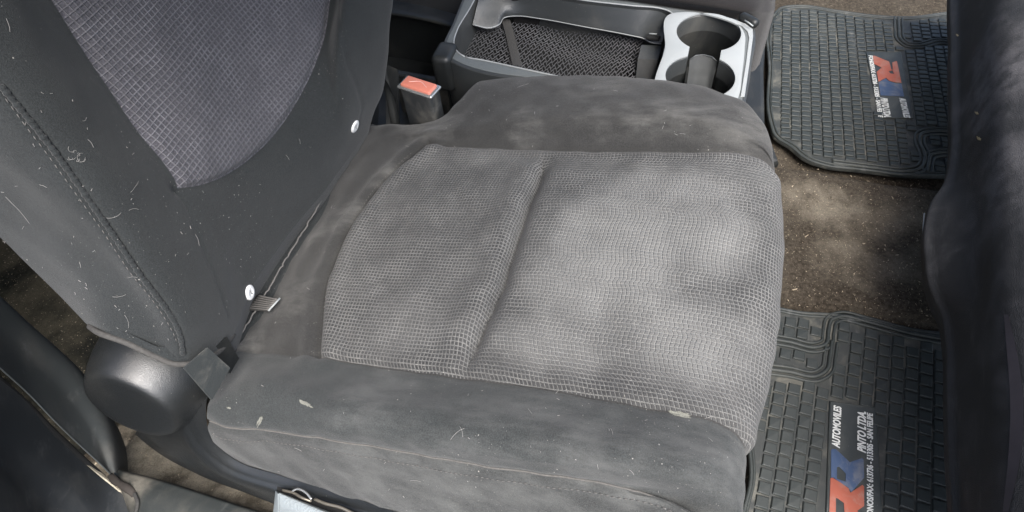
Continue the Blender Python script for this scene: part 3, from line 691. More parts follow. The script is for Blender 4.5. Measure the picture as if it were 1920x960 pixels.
# cups: walls and floors seen through the keyhole
V = []; n_ = len(kh)
for (g, z) in ((0.001, ZT-.001), (-.0, ZT-.03), (-.002, .257)):
    kk = keyhole(cA, rA, cB, rB, .024, g); V += [[p[0], p[1], z] for p in kk]
Fc = [[i*n_+k, i*n_+(k+1) % n_, (i+1)*n_+(k+1) % n_, (i+1)*n_+k] for i in range(2) for k in range(n_)]
mobj('cup_wall', V, Fc, m_plas2, tray)
prism('cup_floor', keyhole(cA, rA, cB, rB, .024, -.001), .2548, .258, m_plas2, tray)
# the tongue that divides the two cups
tg = Surf([[pz(1293, 112, ZT-.010), pz(1305, 104, ZT-.008), pz(1320, 103, ZT-.008), pz(1335, 107, ZT-.008), pz(1345, 116, ZT-.010)],
           [pz(1292, 128, ZT-.018), pz(1305, 126, ZT-.020), pz(1320, 126, ZT-.020), pz(1333, 128, ZT-.020), pz(1342, 130, ZT-.018)],
           [pz(1289, 150, ZT-.030), pz(1303, 150, ZT-.034), pz(1316, 150, ZT-.034), pz(1328, 152, ZT-.034), pz(1336, 154, ZT-.030)],
           [pz(1286, 178, ZT-.036), pz(1300, 180, ZT-.042), pz(1313, 181, ZT-.042), pz(1322, 182, ZT-.042), pz(1330, 184, ZT-.036)]], 30, 24)
sobj('cup_divider', tg, m_dull, tray)
tube('divider_edge', [pz(1293, 112, ZT-.010), pz(1305, 104, ZT-.008), pz(1320, 103, ZT-.008), pz(1335, 107, ZT-.008), pz(1345, 116, ZT-.010)], .0012, m_tray, tray, 6)
# far wall of the bin: a hanging flange with a lighter edge
ZW = .318
wt = [pz(x, y, ZT-.001) for x, y in [(898, -4), (925, -20), (1000, -8), (1100, 8), (1180, 17), (1246, 26), (1256, 34)]]
wb = [pz(x, y, z) for x, y, z in [(886, 46, .330), (918, 52, .322), (936, 46, .322), (944, 34, .322), (975, 30, .322), (1000, 33, .322), (1100, 51, .322), (1180, 66, .322), (1206, 72, .322), (1222, 80, .322), (1240, 82, .322)]]
wl_ = Surf([wt, cr([p*.5+q*.5 for p, q in zip(cr(wt, 20), cr(wb, 20))], 20), wb, [p + np.array([0, .004, -.003]) for p in wb]], 24, 80)
sobj('bin_wall', wl_, m_tray, tray)
tube('wall_edge', cr(wb, 70), .0010, m_edge, tray, 6)
slab('latch_step', [pz(1203, 84, .325), pz(1240, 86, .325), pz(1234, 112, .322), pz(1196, 110, .322)], np.array([0, 0, 1.]), .01, m_tray, tray)
slab('latch_face', [pz(1196, 110, .322), pz(1234, 112, .322), pz(1226, 168, .300), pz(1190, 165, .300)], np.array([0, 0, 1.]), .01, m_plas2, tray)
rbox('latch', (pz(1224, 71, .333), np.array([.97, -.05, 0]), np.array([.05, .97, 0]), np.array([0, 0, 1.])), (.024, .009, .006), .002, m_black, tray)
tube('latch_wire', [pz(1217, 63, .338), pz(1232, 64, .338)], .0012, m_silver, tray, 6)
rbox('end_cap', (pz(838, 125, .335), np.array([1, 0, 0.]), np.array([0, 1, 0.]), np.array([0, 0, 1.])), (.034, .05, .07), .010, m_plas2, tray, 4)
tube('grip_ridge', [pz(824, 101, ZT-.008), pz(835, 113, ZT-.006), pz(840, 121, ZT-.008), pz(841, 142, ZT-.035)], .002, m_tray, tray, 6)
kn = thing('hinge_knob', 'small glossy black knob at the far corner of the tray', 'knob', tuple(pz(1404, 36, ZT)))
rbox('knob_cap', (pz(1404, 38, ZT+.004), np.array([.82, -.57, 0]), np.array([.57, .82, 0]), np.array([0, 0, 1.])), (.036, .016, .016), .007, m_plas2, kn, 4)
tube('knob_glint', [pz(1396, 38, ZT+.012), pz(1404, 43, ZT+.012), pz(1412, 49, ZT+.010)], .0012, m_silver, kn, 6)
# net
net_px = [(866, 112), (862, 90), (880, 45), (935, 40), (1000, 33), (1100, 51), (1206, 74), (1197, 150), (1190, 175), (1000, 150), (905, 122)]
ZN = .300; npoly = [tuple(p) for p in xy(net_px, ZN)]
xmn, ymn = np.min(npoly, 0); xmx, ymx = np.max(npoly, 0)
lst = []; pitch = .0105; rowh = .0062
def netz(x, y):
    p = np.array([x, y, 0.]); return ZN + .004*float(fbm(p, .12, 21)) - .008*math.exp(-((x-(xmn+xmx)/2)/.1)**2)
j = 0; y = ymn
while y < ymx:
    x = xmn; run = []; k = 0
    while x < xmx:
        wob_ = .0012*math.sin(y*140+x*60)
        yy = y + (rowh*.62 if k % 2 else -rowh*.62) + .004*math.sin(x*32+1) + wob_ + random.uniform(-.0005, .0005)
        if inside((x, yy), npoly): run.append([x + random.uniform(-.0004, .0004) + (pitch*.25 if j % 2 else 0), yy, netz(x, yy) + (.0014 if k % 2 else 0)])
        else:
            if len(run) > 2: lst.append(tube_vf(run, .00105, 4))
            run = []
        x += pitch/2; k += 1
    if len(run) > 2: lst.append(tube_vf(run, .00105, 4))
    y += rowh; j += 1
V, Fc = merge(lst); mobj('net', V, Fc, m_net, tray, kind='stuff')
sp = cr([pz(948, 36, ZN+.008), pz(955, 60, ZN+.004), pz(962, 90, ZN+.003), pz(970, 124, ZN+.006)], 24)
wv_ = np.array([.0085, 0, 0]); V = np.concatenate([sp - wv_, sp + [0, 0, .0012], sp + wv_]); mobj('net_strap', V, gridfaces(3, 24), m_strap, tray)
# ------------------------------------------------------------------ the car's roof lining and rear wall, unseen above and behind the frame, added to block light
m_head = plain('headliner', (.42, .41, .39), .95)
V = []
for x in (-1.5, .62):
    for y, z in ((-.10, 1.16), (.0, 1.24), (.3, 1.29), (.75, 1.30), (1.2, 1.29), (1.55, 1.22)): V.append([x, y, z])
ro = mobj('ceiling', V, gridfaces(2, 6), m_head, kind='structure')
m_wall = plastic('door_lining', (.03, .03, .03), .6, 900, .3)
for nm_, q in (('wall', [(-1.55, -.22, -.05), (-.42, -.22, -.05), (-.42, -.10, 1.16), (-1.55, -.10, 1.16)]), ('wall', [(-1.5, -.25, -.05), (-1.5, 1.6, -.05), (-1.5, 1.6, 1.25), (-1.5, -.25, 1.25)]),
               ('wall', [(-1.5, 1.62, -.05), (.4, 1.62, -.05), (.4, 1.62, .75), (-1.5, 1.62, .75)])):
    mobj(nm_, q, [[0, 1, 2, 3]], m_wall, kind='structure', smooth=False)
# ------------------------------------------------------------------ the seat on the far side
m_far = fabric('far_seat_cloth', (.007, .006, .006), (.03, .027, .027), .3, speck=False)
fs = thing('far_seat', 'dark far seat beyond the centre tray, only its cushion edge showing', 'car seat', tuple(pz(1250, -60, .1)))
f1 = [pz(x, y, z) for x, y, z in [(960, 6, .34), (1180, 12, .34), (1280, 24, .34), (1360, 36, .335), (1400, 42, .33), (1430, 40, .31), (1450, 30, .26)]]
f0 = [p + np.array([0, .012, -.12]) for p in f1]
f2 = [pz(x, y, z) for x, y, z in [(960, -30, .375), (1180, -18, .375), (1280, -6, .375), (1360, 6, .37), (1405, 14, .36), (1436, 12, .33), (1454, 0, .26)]]
f3 = [pz(x, y, z) for x, y, z in [(960, -90, .385), (1180, -80, .385), (1300, -74, .38), (1370, -68, .375), (1410, -60, .36), (1440, -60, .33), (1458, -65, .26)]]
f4 = [pz(x, y, z) for x, y, z in [(960, -260, .38), (1180, -260, .38), (1300, -250, .38), (1370, -250, .375), (1420, -250, .36), (1450, -250, .33), (1466, -250, .26)]]
sobj('seat_cushion', Surf([f0, f1, f2, f3, f4], 50, 80), m_far, fs)
gl = [(690, 22), (730, 26), (790, 36), (845, 50), (880, 60)]
lg = Surf([[pz(x, y-26, .225) for x, y in gl], [pz(x, y-8, .235) for x, y in gl], [pz(x, y+2, .23) for x, y in gl], [pz(x, y+8, .21) for x, y in gl], [pz(x, y+8, .21) - np.array([0, -.01, .14]) for x, y in gl]], 40, 50)
sobj('side_shield', lg, m_plas2, fs)
a_ = pz(690, 12, .225); b_ = pz(900, 50, .225)
prism('seat_base', [a_[:2] + [0, .03], b_[:2] + [0, .03], b_[:2] + [0, .5], a_[:2] + [0, .5]], .02, .215, m_black, fs)  # black block put in to keep the floor below the ledge dark
tn = thing('tunnel_panel', 'black plastic side panel in the gap between tray and far mat', 'trim panel', tuple(pz(1430, 150, 0)))
prism('panel', xy([(1360, -60), (1446, -60), (1440, 20), (1434, 130), (1436, 240), (1448, 262), (1462, 300), (1400, 330), (1200, 330)], .03), .0, .03, m_plas2, tn, .01)
hb = thing('dark_floor_block', 'low added dark housing on the floor between the two seats', 'dark_block', tuple(pz(780, 150, 0)))
prism('block', xy([(700, 70), (860, 90), (900, 240), (690, 260)], .10), .0, .10, m_plas2, hb, .02)  # dark block added where the open floor would show as lit carpet
prism('block_lip', xy([(738, 128), (838, 146), (836, 156), (736, 138)], .20), .10, .20, m_plas_dusty, hb, .004)
# ------------------------------------------------------------------ rubber mats
def text_mesh(name, s, size, origin, ang, z, m, parent, shear=.25, sx=1.0, ext=.0006):
    cu_ = bpy.data.curves.new(name, 'FONT'); cu_.body = s; cu_.size = size; cu_.extrude = ext; cu_.shear = shear; cu_.offset = size*.03; cu_.resolution_u = 3
    t_ = bpy.data.objects.new(name, cu_); COL.objects.link(t_); bpy.context.view_layer.update()
    me = bpy.data.meshes.new_from_object(t_.evaluated_get(bpy.context.evaluated_depsgraph_get())); bpy.data.objects.remove(t_)
    me.name = name; c_, s_ = math.cos(ang), math.sin(ang); base = world_loc(parent)
    for v in me.vertices:
        x, y = v.co.x*sx, v.co.y; v.co = Vector((origin[0] + c_*x - s_*y - base.x, origin[1] + s_*x + c_*y - base.y, z + v.co.z - base.z))
    me.materials.clear(); me.materials.append(m)
    o = bpy.data.objects.new(name, me); COL.objects.link(o); o.parent = parent; return o
def text_fit(name, s, p0, p1, z, hpx, m, parent, shear, flip=1):
    """lay a word from point p0 to p1 on the mat"""
    d = p1 - p0; L = np.linalg.norm(d); ang = math.atan2(d[1], d[0])
    cu_ = bpy.data.curves.new('w', 'FONT'); cu_.body = s; cu_.size = 1; o = bpy.data.objects.new('w', cu_); COL.objects.link(o); bpy.context.view_layer.update()
    w = o.dimensions.x; bpy.data.objects.remove(o)
    return text_mesh(name, s, hpx, p0, ang, z, m, parent, shear, L/(w*hpx))
def make_mat(root, outline_px, ridges_px, label_px, z, cw, ch, ang, bounds, limit, zt):
    H = .006
    out = cr([list(p)+[0] for p in xy(outline_px, z+H)], 160, True)[:-1, :2]
    prism('mat_base', [tuple(p) for p in out], z, z+H, m_matbase, root, .002)
    lab = xy(label_px, z+H)
    prism('label_panel', lab, z+H-.001, z+H+.0022, m_rubber2, root, .0008)
    fr = np.array([list(p) + [z+H+.001] for p in lab + lab[:1]])
    tube('panel_frame', np.vstack([np.linspace(a, b, 6) for a, b in zip(fr[:-1], fr[1:])]), .0016, m_rubber, root, 6)
    rp = []
    for r in ridges_px:
        base = cr([list(p)+[z+H] for p in xy(r, z+H)], 90)
        for k, (o_, rr_) in enumerate(((-.0085, .0028), (0, .0036), (.0085, .0028))):
            t_ = np.gradient(base[:, :2], axis=0); t_ /= np.linalg.norm(t_, axis=1, keepdims=True)
            q = base.copy(); q[:, :2] += np.stack([-t_[:, 1], t_[:, 0]], 1)*o_
            tube('ridge', q + [0, 0, .0002], rr_, m_rubber, root, 8, 1.3)
        rp.append(base[:, :2])
    edge = np.array([list(p)+[z+H] for p in np.vstack([out, out[:1]])]); tube('rim', (edge - [*out.mean(0), 0])*[.988, .988, 1] + [*out.mean(0), 0], .0034, m_rubber, root, 6)
    tube('rim', (edge - [*out.mean(0), 0])*[.963, .963, 1] + [*out.mean(0), 0], .0026, m_rubber, root, 6)
    # tread blocks
    c_, s_ = math.cos(ang), math.sin(ang); org = np.array(lab).mean(0)
    labg = (np.array(lab) - org)*[1.10, 1.05] + org
    meshes = []
    for q in range(5):
        bm = bmesh.new(); bmesh.ops.create_cube(bm, size=1)
        for v in bm.verts:
            top = v.co.z > 0; k = .90 if top else 1.0
            v.co = Vector((v.co.x*cw*.90*k + random.uniform(-1, 1)*.0006, v.co.y*ch*.90*k + random.uniform(-1, 1)*.0006, (.0030 if top else -.001) + (random.uniform(-.0007, .0007) if top else 0)))
        bmesh.ops.bevel(bm, geom=[e for e in bm.edges if all(v.co.z > 0 for v in e.verts)], offset=.0009, segments=1, affect='EDGES')
        me = bpy.data.meshes.new('tread_block'); bm.to_mesh(me); bm.free(); me.materials.append(m_rubber); meshes.append(me)
    base = np.array(world_loc(root)); cand = []
    outp = [tuple(p) for p in out]
    for i in range(-40, 41):
        for j in range(-40, 41):
            lx = (i+.5)*cw; ly = (j + (.5 if i % 2 else 0))*ch + .2*ch*math.sin(i*1.7)
            p = org + np.array([c_*lx - s_*ly, s_*lx + c_*ly])
            if not inside(p, outp) or inside(p, labg): continue
            if poly_dist(p, np.vstack([out, out[:1]])) < .019: continue
            if rp and min(float(poly_dist(p, r)) for r in rp) < .0165: continue
            w = proj(np.array([*p, z+H])); vis = -30 < w[0] < 1800 and -20 < w[1] < 985
            cand.append((0 if vis else 1, float(np.linalg.norm(C[:2]-p)), tuple(p)))
    cand.sort()
    cand = [q for q in cand if q[0] == 0] + [q for q in cand if q[0] == 1]
    extra = []
    for n, (v_, d_, p) in enumerate(cand):
        me = meshes[n % 5]; a_ = ang + random.uniform(-.03, .03)
        if n < limit:
            o = bpy.data.objects.new('tread_block', me); COL.objects.link(o); o.parent = root
            o.location = (p[0]-base[0], p[1]-base[1], z+H-base[2]); o.rotation_euler.z = a_
        else:
            ca, sa = math.cos(a_), math.sin(a_)
            extra.append(([(p[0] + ca*v.co.x - sa*v.co.y, p[1] + sa*v.co.x + ca*v.co.y, z+H+v.co.z) for v in me.vertices], [list(f.vertices) for f in me.polygons]))
    if extra:
        V, Fc = merge(extra); mobj('tread_blocks', V, Fc, m_rubber, root, smooth=False, kind='stuff')
    print('blocks', len(cand), len([q for q in cand if q[0] == 0]))
ZM = .012
fm = thing('floor_mat', 'black rubber mat beyond the brown carpet with orange-red letter above blue', 'floor mat', tuple(pz(1600, 170, 0)))
make_mat(fm, [(1447, 30), (1462, 14), (1500, 10), (1570, 20), (1650, 30), (1700, 32), (1790, 22), (1850, 20), (1870, 60), (1870, 330), (1840, 336), (1765, 332), (1700, 330), (1610, 320), (1545, 312), (1510, 300), (1480, 276), (1452, 258), (1443, 235), (1440, 130)],
         [[(1800, 250), (1750, 247), (1727, 252), (1724, 268), (1731, 285), (1734, 303), (1722, 318), (1700, 322), (1640, 316), (1560, 306)],
          [(1800, 290), (1765, 287), (1745, 292), (1740, 305), (1738, 322)],
          [(1800, 84), (1760, 78), (1722, 86), (1700, 84), (1688, 74), (1685, 55), (1684, 34)]],
         [(1624, 98), (1688, 100), (1711, 222), (1650, 222)], ZM, .0208, .0150, math.radians(3), None, 290, 0)
nm = thing('floor_mat', 'black rubber mat nearest the seat front, its letters reading upwards', 'floor mat', tuple(pz(1600, 800, 0)))
make_mat(nm, [(1380, 560), (1440, 572), (1500, 584), (1560, 588), (1620, 596), (1700, 616), (1770, 624), (1850, 640), (1880, 660), (1890, 1060), (1860, 1100), (1400, 1100), (1385, 1060), (1392, 960), (1405, 905), (1400, 820), (1380, 700)],
         [[(1420, 632), (1480, 642), (1530, 652), (1549, 645), (1553, 622), (1560, 600), (1578, 594), (1625, 604), (1700, 624), (1790, 640)],
          [(1420, 690), (1480, 698), (1530, 706), (1550, 694), (1556, 668), (1560, 640)]],
         [(1556, 754), (1641, 766), (1653, 985), (1549, 985)], ZM, .0212, .0212, math.radians(-4), None, 290, 0)
zl = ZM + .006 + .0022
def logo(name, pix, m, root, hole=None, z=zl):
    lp = [tuple(p) for p in xy(pix, z)]
    return plate(name, lp, [xy(hole, z)] if hole else [], z-.0006, z+.0009, m, root, .0003)
logo('letter_blue', [(1557.8, 845), (1560, 842), (1567, 842), (1593, 867), (1616, 859), (1619, 862), (1620, 896), (1596, 923), (1590, 914), (1558, 895)], m_logoblue, nm, [(1569, 876), (1573, 875), (1586, 888), (1585, 903), (1569, 898)])
logo('letter_red', [(1556.7, 897), (1562, 895), (1591, 916), (1594, 924), (1617, 909), (1620, 913), (1620, 949), (1607, 958), (1620, 975), (1620, 1000), (1553, 1000)], m_logored, nm, [(1567, 934), (1570, 934), (1582, 943), (1583, 962), (1567, 962)])
P2 = lambda x, y: pz(x, y, zl)[:2]
text_fit('lettering', 'AUTOMOVILES', P2(1574, 840), P2(1577, 764), zl, .0155, m_letter, nm, .15)
text_fit('lettering', 'PINTO LTDA.', P2(1623, 850), P2(1623, 774), zl, .0165, m_letter, nm, .3)
text_fit('lettering', 'FONOS/FAX: 613736 - 513305 - SAN FELIPE', P2(1637, 972), P2(1636, 777), zl, .0115, m_letter, nm, 0)
logo('letter_red', [(1636, 105), (1640, 105), (1667, 116), (1671.5, 131), (1674, 131), (1672.5, 117), (1681.5, 115), (1690, 155.5), (1680, 155), (1667, 151.5), (1661, 146), (1647, 153.5), (1643.5, 135), (1653, 127), (1639, 120)], m_logored, fm, [(1665.5, 134), (1673, 132), (1676.5, 139), (1669, 138)])
logo('letter_blue', [(1647, 155), (1660, 147.5), (1667, 153), (1680, 157), (1690, 157.5), (1695, 181), (1672, 180), (1651, 179)], m_logoblue, fm)
text_fit('lettering', 'AUTOMOVILES', P2(1686, 184), P2(1695, 220), zl, .0175, m_letter, fm, .15)
text_fit('lettering', 'PINTO LTDA.', P2(1651, 183), P2(1658, 219), zl, .0190, m_letter, fm, .3)
text_fit('lettering', 'FONOS/FAX: 613736 - 513305 - SAN FELIPE', P2(1628.5, 104), P2(1647, 219), zl, .0125, m_letter, fm, 0)
# ------------------------------------------------------------------ dashboard overhang on the right
da = thing('dashboard', 'black scuffed dashboard edge overhanging the mats at the right', 'dashboard', tuple(pz(1850, 480, .1)))
e = [(1781, -60), (1779, 0), (1780, 90), (1781, 200), (1779, 300), (1768, 345), (1742, 385), (1732, 430), (1733, 490), (1742, 550), (1760, 590), (1769, 640), (1771, 760), (1775, 880), (1781, 960), (1786, 1040)]
zz = .17
d1 = [pz(x, y, zz) for x, y in e]
d0 = [p + np.array([.03, 0, -.05]) for p in d1]
d00 = [p + np.array([.16, 0, -.09]) for p in d1]
d2 = [pz(x+20 + (1790-x)*.1, y, zz+.02) for x, y in e]
d3 = [pz(1830, y, zz+.07) for x, y in e]
d4 = [pz(1865, y, zz+.12) for x, y in e]
d5 = [pz(1905, y, zz+.15) for x, y in e]
d6 = [pz(1960, y, zz+.17) for x, y in e]
d7 = [pz(2100, y, zz+.19) for x, y in e]
ds = Surf([d00, d0, d1, d2, d3, d4, d5, d6, d7], 140, 200)
ds.displace(lambda P: .0012*fbm(P, .25, 31))
sobj('dash_panel', ds, m_dash, da)
sm = cr([list(ds.find(*p)) for p in [(1884, 590), (1888, 640), (1893, 700), (1896, 780), (1892, 860), (1882, 960)]], 40)
mm = plain('smooth_band', (.055, .05, .058), .4)
w_ = .07; V = np.concatenate([ds.at(sm[:, 0]-.001, sm[:, 1], .001), ds.at(sm[:, 0]+w_*np.sin(np.linspace(.35, 2.6, 40)), sm[:, 1], .001)]); mobj('dash_band', V, gridfaces(2, 40), mm, da)  # smooth purplish band along the dash
tube('pale_line', cr([pz(x, y, zz-.004) for x, y in [(1733, 400), (1731, 430), (1732, 470), (1736, 510)]], 24), .0011, m_silver, da, 6)  # thin pale line along the dash edge
# ------------------------------------------------------------------ pillar trim, sill, seal (lower left)
pt = thing('pillar_trim', 'dusty dark grey pillar trim panel left of the seat hinge cover', 'pillar trim', tuple(pz(120, 800, .05)))
pa = [pz(x, y, z) for x, y, z in [(-160, 420, .46), (0, 556, .30), (50, 603, .25), (100, 648, .205), (150, 697, .165), (190, 760, .13), (214, 830, .10), (222, 888, .085)]]
pm_ = [pz(x, y, z) for x, y, z in [(-160, 480, .50), (0, 615, .335), (60, 678, .27), (110, 745, .21), (160, 810, .16), (196, 860, .12), (216, 893, .09)]]
pbb = [pz(x, y, z) for x, y, z in [(-160, 540, .51), (0, 690, .345), (55, 740, .28), (105, 792, .225), (150, 835, .17), (190, 872, .125), (211, 893, .092)]]
pm = [p for p in (cr(pa, 9)+cr(pbb, 9))/2 + np.array([-.003, -.002, .006])]
pu = [p + np.array([-.05, .0, -.12]) for p in pa]
ps = Surf([pu, pa, pm, pbb], 80, 100); ps.displace(lambda P: .0006*fbm(P, .15, 41))
m_pil = plastic('pillar_plastic', (.065, .072, .072), .8, 1500, .3, dust=(.24, .22, .19), amount=.3, scuff=.25, org=np.array(pt.location), spots=[(pz(60, 660, .26), .05, .25, (1, 1, 1)), (pz(205, 850, .11), .03, .35)])
sobj('trim_panel', ps, m_pil, pt)
pe = cr(pbb, 60)
tube('trim_edge', pe + [0, 0, .0005], .0010, m_frame, pt, 6)
sl = thing('door_seal', 'black rubber door seal running down beside the pillar trim', 'door seal', tuple(pz(100, 830, .1)))
V0 = pe + np.array([-.004, -.006, -.004]); tube('seal_bulb', V0 + [0, -.004, -.004], .0042, m_black, sl, 10)
tube('seal_lip', V0 + [-.004, -.016, -.010], .0035, m_plas2, sl, 8)
ja = [pz(x, y, z) for x, y, z in [(-160, 560, .50), (0, 705, .335), (55, 758, .27), (105, 808, .21), (150, 852, .155), (200, 900, .10), (260, 955, .06), (330, 1020, .04)]]
jb = [pz(x, y, z) for x, y, z in [(-160, 640, .50), (0, 790, .325), (55, 842, .26), (105, 886, .20), (150, 930, .145), (200, 975, .09), (260, 1030, .05), (330, 1100, .03)]]
jc = [pz(x, y, z) for x, y, z in [(-160, 700, .49), (0, 866, .32), (40, 905, .26), (80, 945, .20), (120, 985, .145), (180, 1040, .09), (240, 1090, .05), (310, 1160, .03)]]
jd = [pz(x, y, z) for x, y, z in [(-160, 760, .52), (0, 905, .35), (30, 940, .29), (60, 975, .23), (100, 1010, .175), (150, 1070, .12), (210, 1120, .07), (290, 1190, .05)]]
je = [pz(x, y, z) for x, y, z in [(-160, 900, .52), (0, 1050, .35), (30, 1080, .29), (60, 1100, .23), (100, 1150, .175), (150, 1200, .12), (210, 1250, .07), (290, 1290, .05)]]
jm = thing('door_jamb', 'dark painted door jamb in the lower left corner', 'door jamb', tuple(pz(60, 900, .1)))
m_jamb = plastic('jamb_paint', (.030, .034, .038), .62, 2500, .1, dust=(.2, .19, .17), amount=.3, scuff=.2)
sobj('jamb_panel', Surf([ja, jb, jc, jd, je], 70, 100), m_jamb, jm)
chip = [(157, 874), (176, 879), (200, 888), (207, 892), (206, 899), (216, 908), (228, 914), (229, 921), (221, 924), (205, 912), (190, 901), (172, 886)]
cs = Surf([ja, jb, jc, jd, je], 70, 100)
V = [cs.at(*cs.find(*p), .004) for p in chip]; c0 = sum(V)/len(V); V = [c0] + V; n_ = len(chip)
mobj('bare_paint', V, [[0, 1+k, 1+(k+1) % n_] for k in range(n_)], m_paint, jm, smooth=False)
torn = thing('torn_seal_end', 'torn brown end of the rubber seal by the chipped paint', 'seal scrap', tuple(pz(235, 920, .08)))
tp = cr([pz(206, 893, .098), pz(218, 903, .10), pz(238, 915, .10), pz(250, 925, .097), pz(256, 940, .09), pz(268, 952, .085), pz(290, 962, .07)], 40)
tube('seal_scrap', tp, .0055 + .0006*np.sin(np.arange(40)*.5), plain('old_rubber', (.05, .042, .036), .8, nscale=150, var=.5), torn, 9, .6)
tube('seal_scrap', cr([pz(252, 925, .103), pz(258, 944, .10), pz(254, 962, .095)], 20), .0028, m_piping, torn, 6)
si = thing('sill_plate', 'dusty grey plastic sill plate at the bottom below the seat', 'sill plate', tuple(pz(350, 950, .05)))
sa = [pz(x, y, z) for x, y, z in [(222, 879, .075), (240, 884, .080), (300, 899, .080), (380, 924, .080), (450, 947, .080), (600, 990, .08), (900, 1080, .08)]]
sb = [pz(x, y, z) for x, y, z in [(218, 884, .088), (236, 894, .095), (296, 912, .095), (374, 937, .095), (445, 960, .095), (590, 1003, .095), (890, 1095, .095)]]
sc_ = [pz(x, y, z) for x, y, z in [(214, 892, .08), (240, 930, .095), (290, 960, .095), (360, 985, .095), (440, 1010, .095), (580, 1050, .095), (880, 1150, .095)]]
sd_ = [pz(x, y, z) for x, y, z in [(240, 930, .05), (250, 990, .07), (290, 1030, .07), (360, 1060, .07), (430, 1090, .07), (570, 1120, .07), (880, 1220, .07)]]
s0 = [p + np.array([0, .004, -.07]) for p in sa]
m_sill = plastic('sill_plastic', (.022, .026, .026), .6, 900, .5, dust=(.30, .27, .22), amount=.2, scuff=.2, org=np.array(si.location), spots=[(pz(255, 912, .09), .04, .6)])
sobj('sill_panel', Surf([s0, sa, sb, sc_, sd_], 60, 90), m_sill, si)
# ------------------------------------------------------------------ lint, hairs, crumbs
def hair(S_, px, py, L, ang, curl, r=.00016, n=14):
    curl *= .3
    pts = []; a = ang; x, y = px, py
    for k in range(n):
        pts.append((x, y)); x += math.cos(a)*L/n; y += math.sin(a)*L/n; a += curl*random.uniform(.2, 1.6)/n*3
    ab = [S_.find(*p) for p in pts[::3]]
    q = cr([S_.at(a, b, .0007 + random.random()*.0006) for a, b in ab], 12); return tube_vf(q, r, 4)
LN = []
for k in range(9): LN.append(hair(ba, 150 + random.uniform(-14, 14), 292 + random.uniform(-9, 9), random.uniform(12, 26), random.uniform(0, 6.3), random.uniform(2, 8), .00013))
for (x, y, L, a, c) in [(12, 368, 80, .75, .25), (163, 262, 22, .6, 1.5), (240, 395, 24, -.6, 2), (200, 408, 34, .1, -1.2), (258, 340, 30, 2.0, .5), (310, 50, 30, 1.5, .3), (10, 35, 30, 1.1, .4), (315, 175, 12, 1, 1),
                         (560, 260, 12, 1.2, .6), (535, 290, 14, .8, .6), (240, 520, 22, -.4, 1), (212, 555, 30, .2, -1), (235, 590, 30, 1, 1), (150, 490, 14, 1, 1), (365, 440, 26, 1.1, .4), (75, 345, 18, .2, .5), (160, 220, 14, 1.5, 3)]:
    LN.append(hair(ba, x, y, L, a, c))
for (x, y, L, a, c) in [(1340, 775, 26, 2.4, .8), (845, 825, 40, -1, .8), (862, 800, 24, .9, 1), (553, 838, 18, .4, .2), (990, 768, 14, .8, .3), (1328, 822, 12, .7, .2), (1145, 805, 14, 1, .5), (1180, 880, 16, .5, 1), (1242, 242, 8, -1.2, .2), (1150, 170, 10, .2, .2), (970, 165, 26, -.4, .3), (1120, 870, 10, 1.2, .4), (770, 900, 24, -.1, .6), (1060, 610, 40, .5, 1.4), (1110, 650, 22, .4, 1), (1275, 250, 12, .1, .1)]:
    LN.append(hair(cu, x, y, L, a, c))
for k in range(200):
    S_ = ba if k % 3 == 0 else cu
    x, y = (random.uniform(0, 430), random.uniform(100, 640)) if S_ is ba else (random.uniform(450, 1400), random.uniform(160, 940))
    if S_ is ba and x < y*.9 - 420: continue
    a, b = S_.find(x, y); w = S_.pp[int(a*(S_.na-1)), int(b*(S_.nb-1))]
    if abs(w[0]-x) > 4 or abs(w[1]-y) > 4: continue
    LN.append(hair(S_, x, y, random.uniform(2, 7), random.uniform(0, 6), .4, random.uniform(.00012, .00028)))
V, Fc = merge(LN); tag(mobj('lint', V, Fc, m_lint, None, kind='stuff'), 'pale lint and hairs scattered over the seat cloth', 'lint')
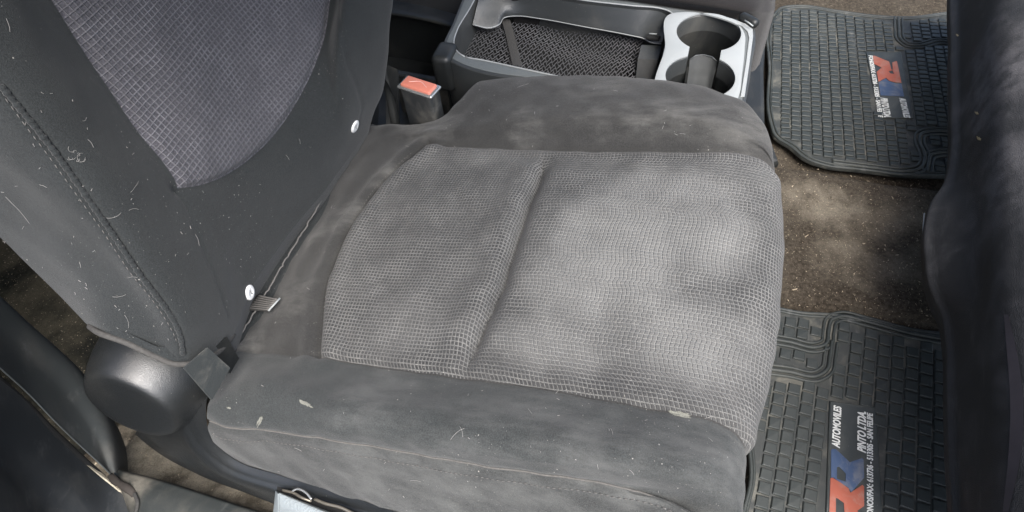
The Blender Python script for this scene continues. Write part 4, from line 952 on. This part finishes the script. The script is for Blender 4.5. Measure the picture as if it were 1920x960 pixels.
def flat_spot(name, S_, px, py, w, h, ang, m, label, cat, group=None, n=22, th=.0005):
    pts = []
    for k in range(n):
        t_ = 2*math.pi*k/n; r = 1 + random.uniform(-.4, .25); x = w*math.cos(t_)*r; y = h*math.sin(t_)*r
        pts.append(S_.at(*S_.find(px + math.cos(ang)*x - math.sin(ang)*y, py + math.sin(ang)*x + math.cos(ang)*y), th))
    V = [S_.at(*S_.find(px, py), th*1.6)] + pts
    return tag(mobj(name, V, [[0, 1+k, 1+(k+1) % n] for k in range(n)], m, None, smooth=False, loc=V[0]), label, cat, group)
m_stain = fabric('dried_stain', (.14, .14, .12), (.2, .2, .17), .5, speck=False)
for (x, y, w, h, a, lb) in [(574, 757, 13, 4, .5, 'forked pale dried splash on the near bolster'), (487, 790, 14, 3.5, -1.1, 'long pale dried splash at the rear end of the near bolster'), (1275, 777, 22, 6, .2, 'faint grey smear beside the insert near the front corner'),
                            (430, 765, 5, 2, .3, 'tiny pale spot above the rear end of the piping')]:
    flat_spot('dried_splash', cu, x, y, w, h, a, m_stain, lb, 'stain')
for (x, y, lb, s_) in [(1836, 260, 'small pale leaf chip on the dashboard, brightest of the crumbs', 5), (1832, 212, 'brownish crumb on the dashboard above the pale leaf chip', 4), (1795, 66, 'light crumb high up on the dashboard edge', 3)]:
    flat_spot('leaf_chip', ds, x, y, s_, s_*.6, .6, m_leaf, lb, 'crumb')
# loose crumbs on the carpet
CR = []
for k in range(1500):
    if k % 2: x, y = random.uniform(1460, 1735), random.uniform(290, 620)
    else: x, y = random.uniform(120, 560), random.uniform(640, 960)
    p = pz(x, y, .004)
    CR.append(p)
fl_z = None
V = []; Fc = []
co = np.array([v.co[:] for v in fl.data.vertices]).reshape(len(xs), len(ys), 3)
for p in CR:
    i = int((p[0]-xs[0])/.011); j = int((p[1]-ys[0])/.011)
    if not (0 <= i < len(xs)-1 and 0 <= j < len(ys)-1): continue
    z = co[i:i+2, j:j+2, 2].max() + .0006; s_ = random.uniform(.0004, .0013)*(1 if random.random() < .93 else 2); k = len(V)
    d = rng.normal(size=3)*s_; e_ = rng.normal(size=3)*s_; g_ = np.array([0, 0, s_])
    c = np.array([p[0], p[1], z]); V += [c+d, c+e_, c-d*.7-e_*.5, c+g_]; Fc += [[k, k+1, k+2], [k, k+1, k+3], [k+1, k+2, k+3], [k+2, k, k+3]]
tag(mobj('carpet_crumbs', V, Fc, plain('crumb', (.36, .30, .22), .9, nscale=300, var=.6), None, smooth=False, kind='stuff'), 'sandy crumbs and grit scattered over the brown carpet', 'grit')
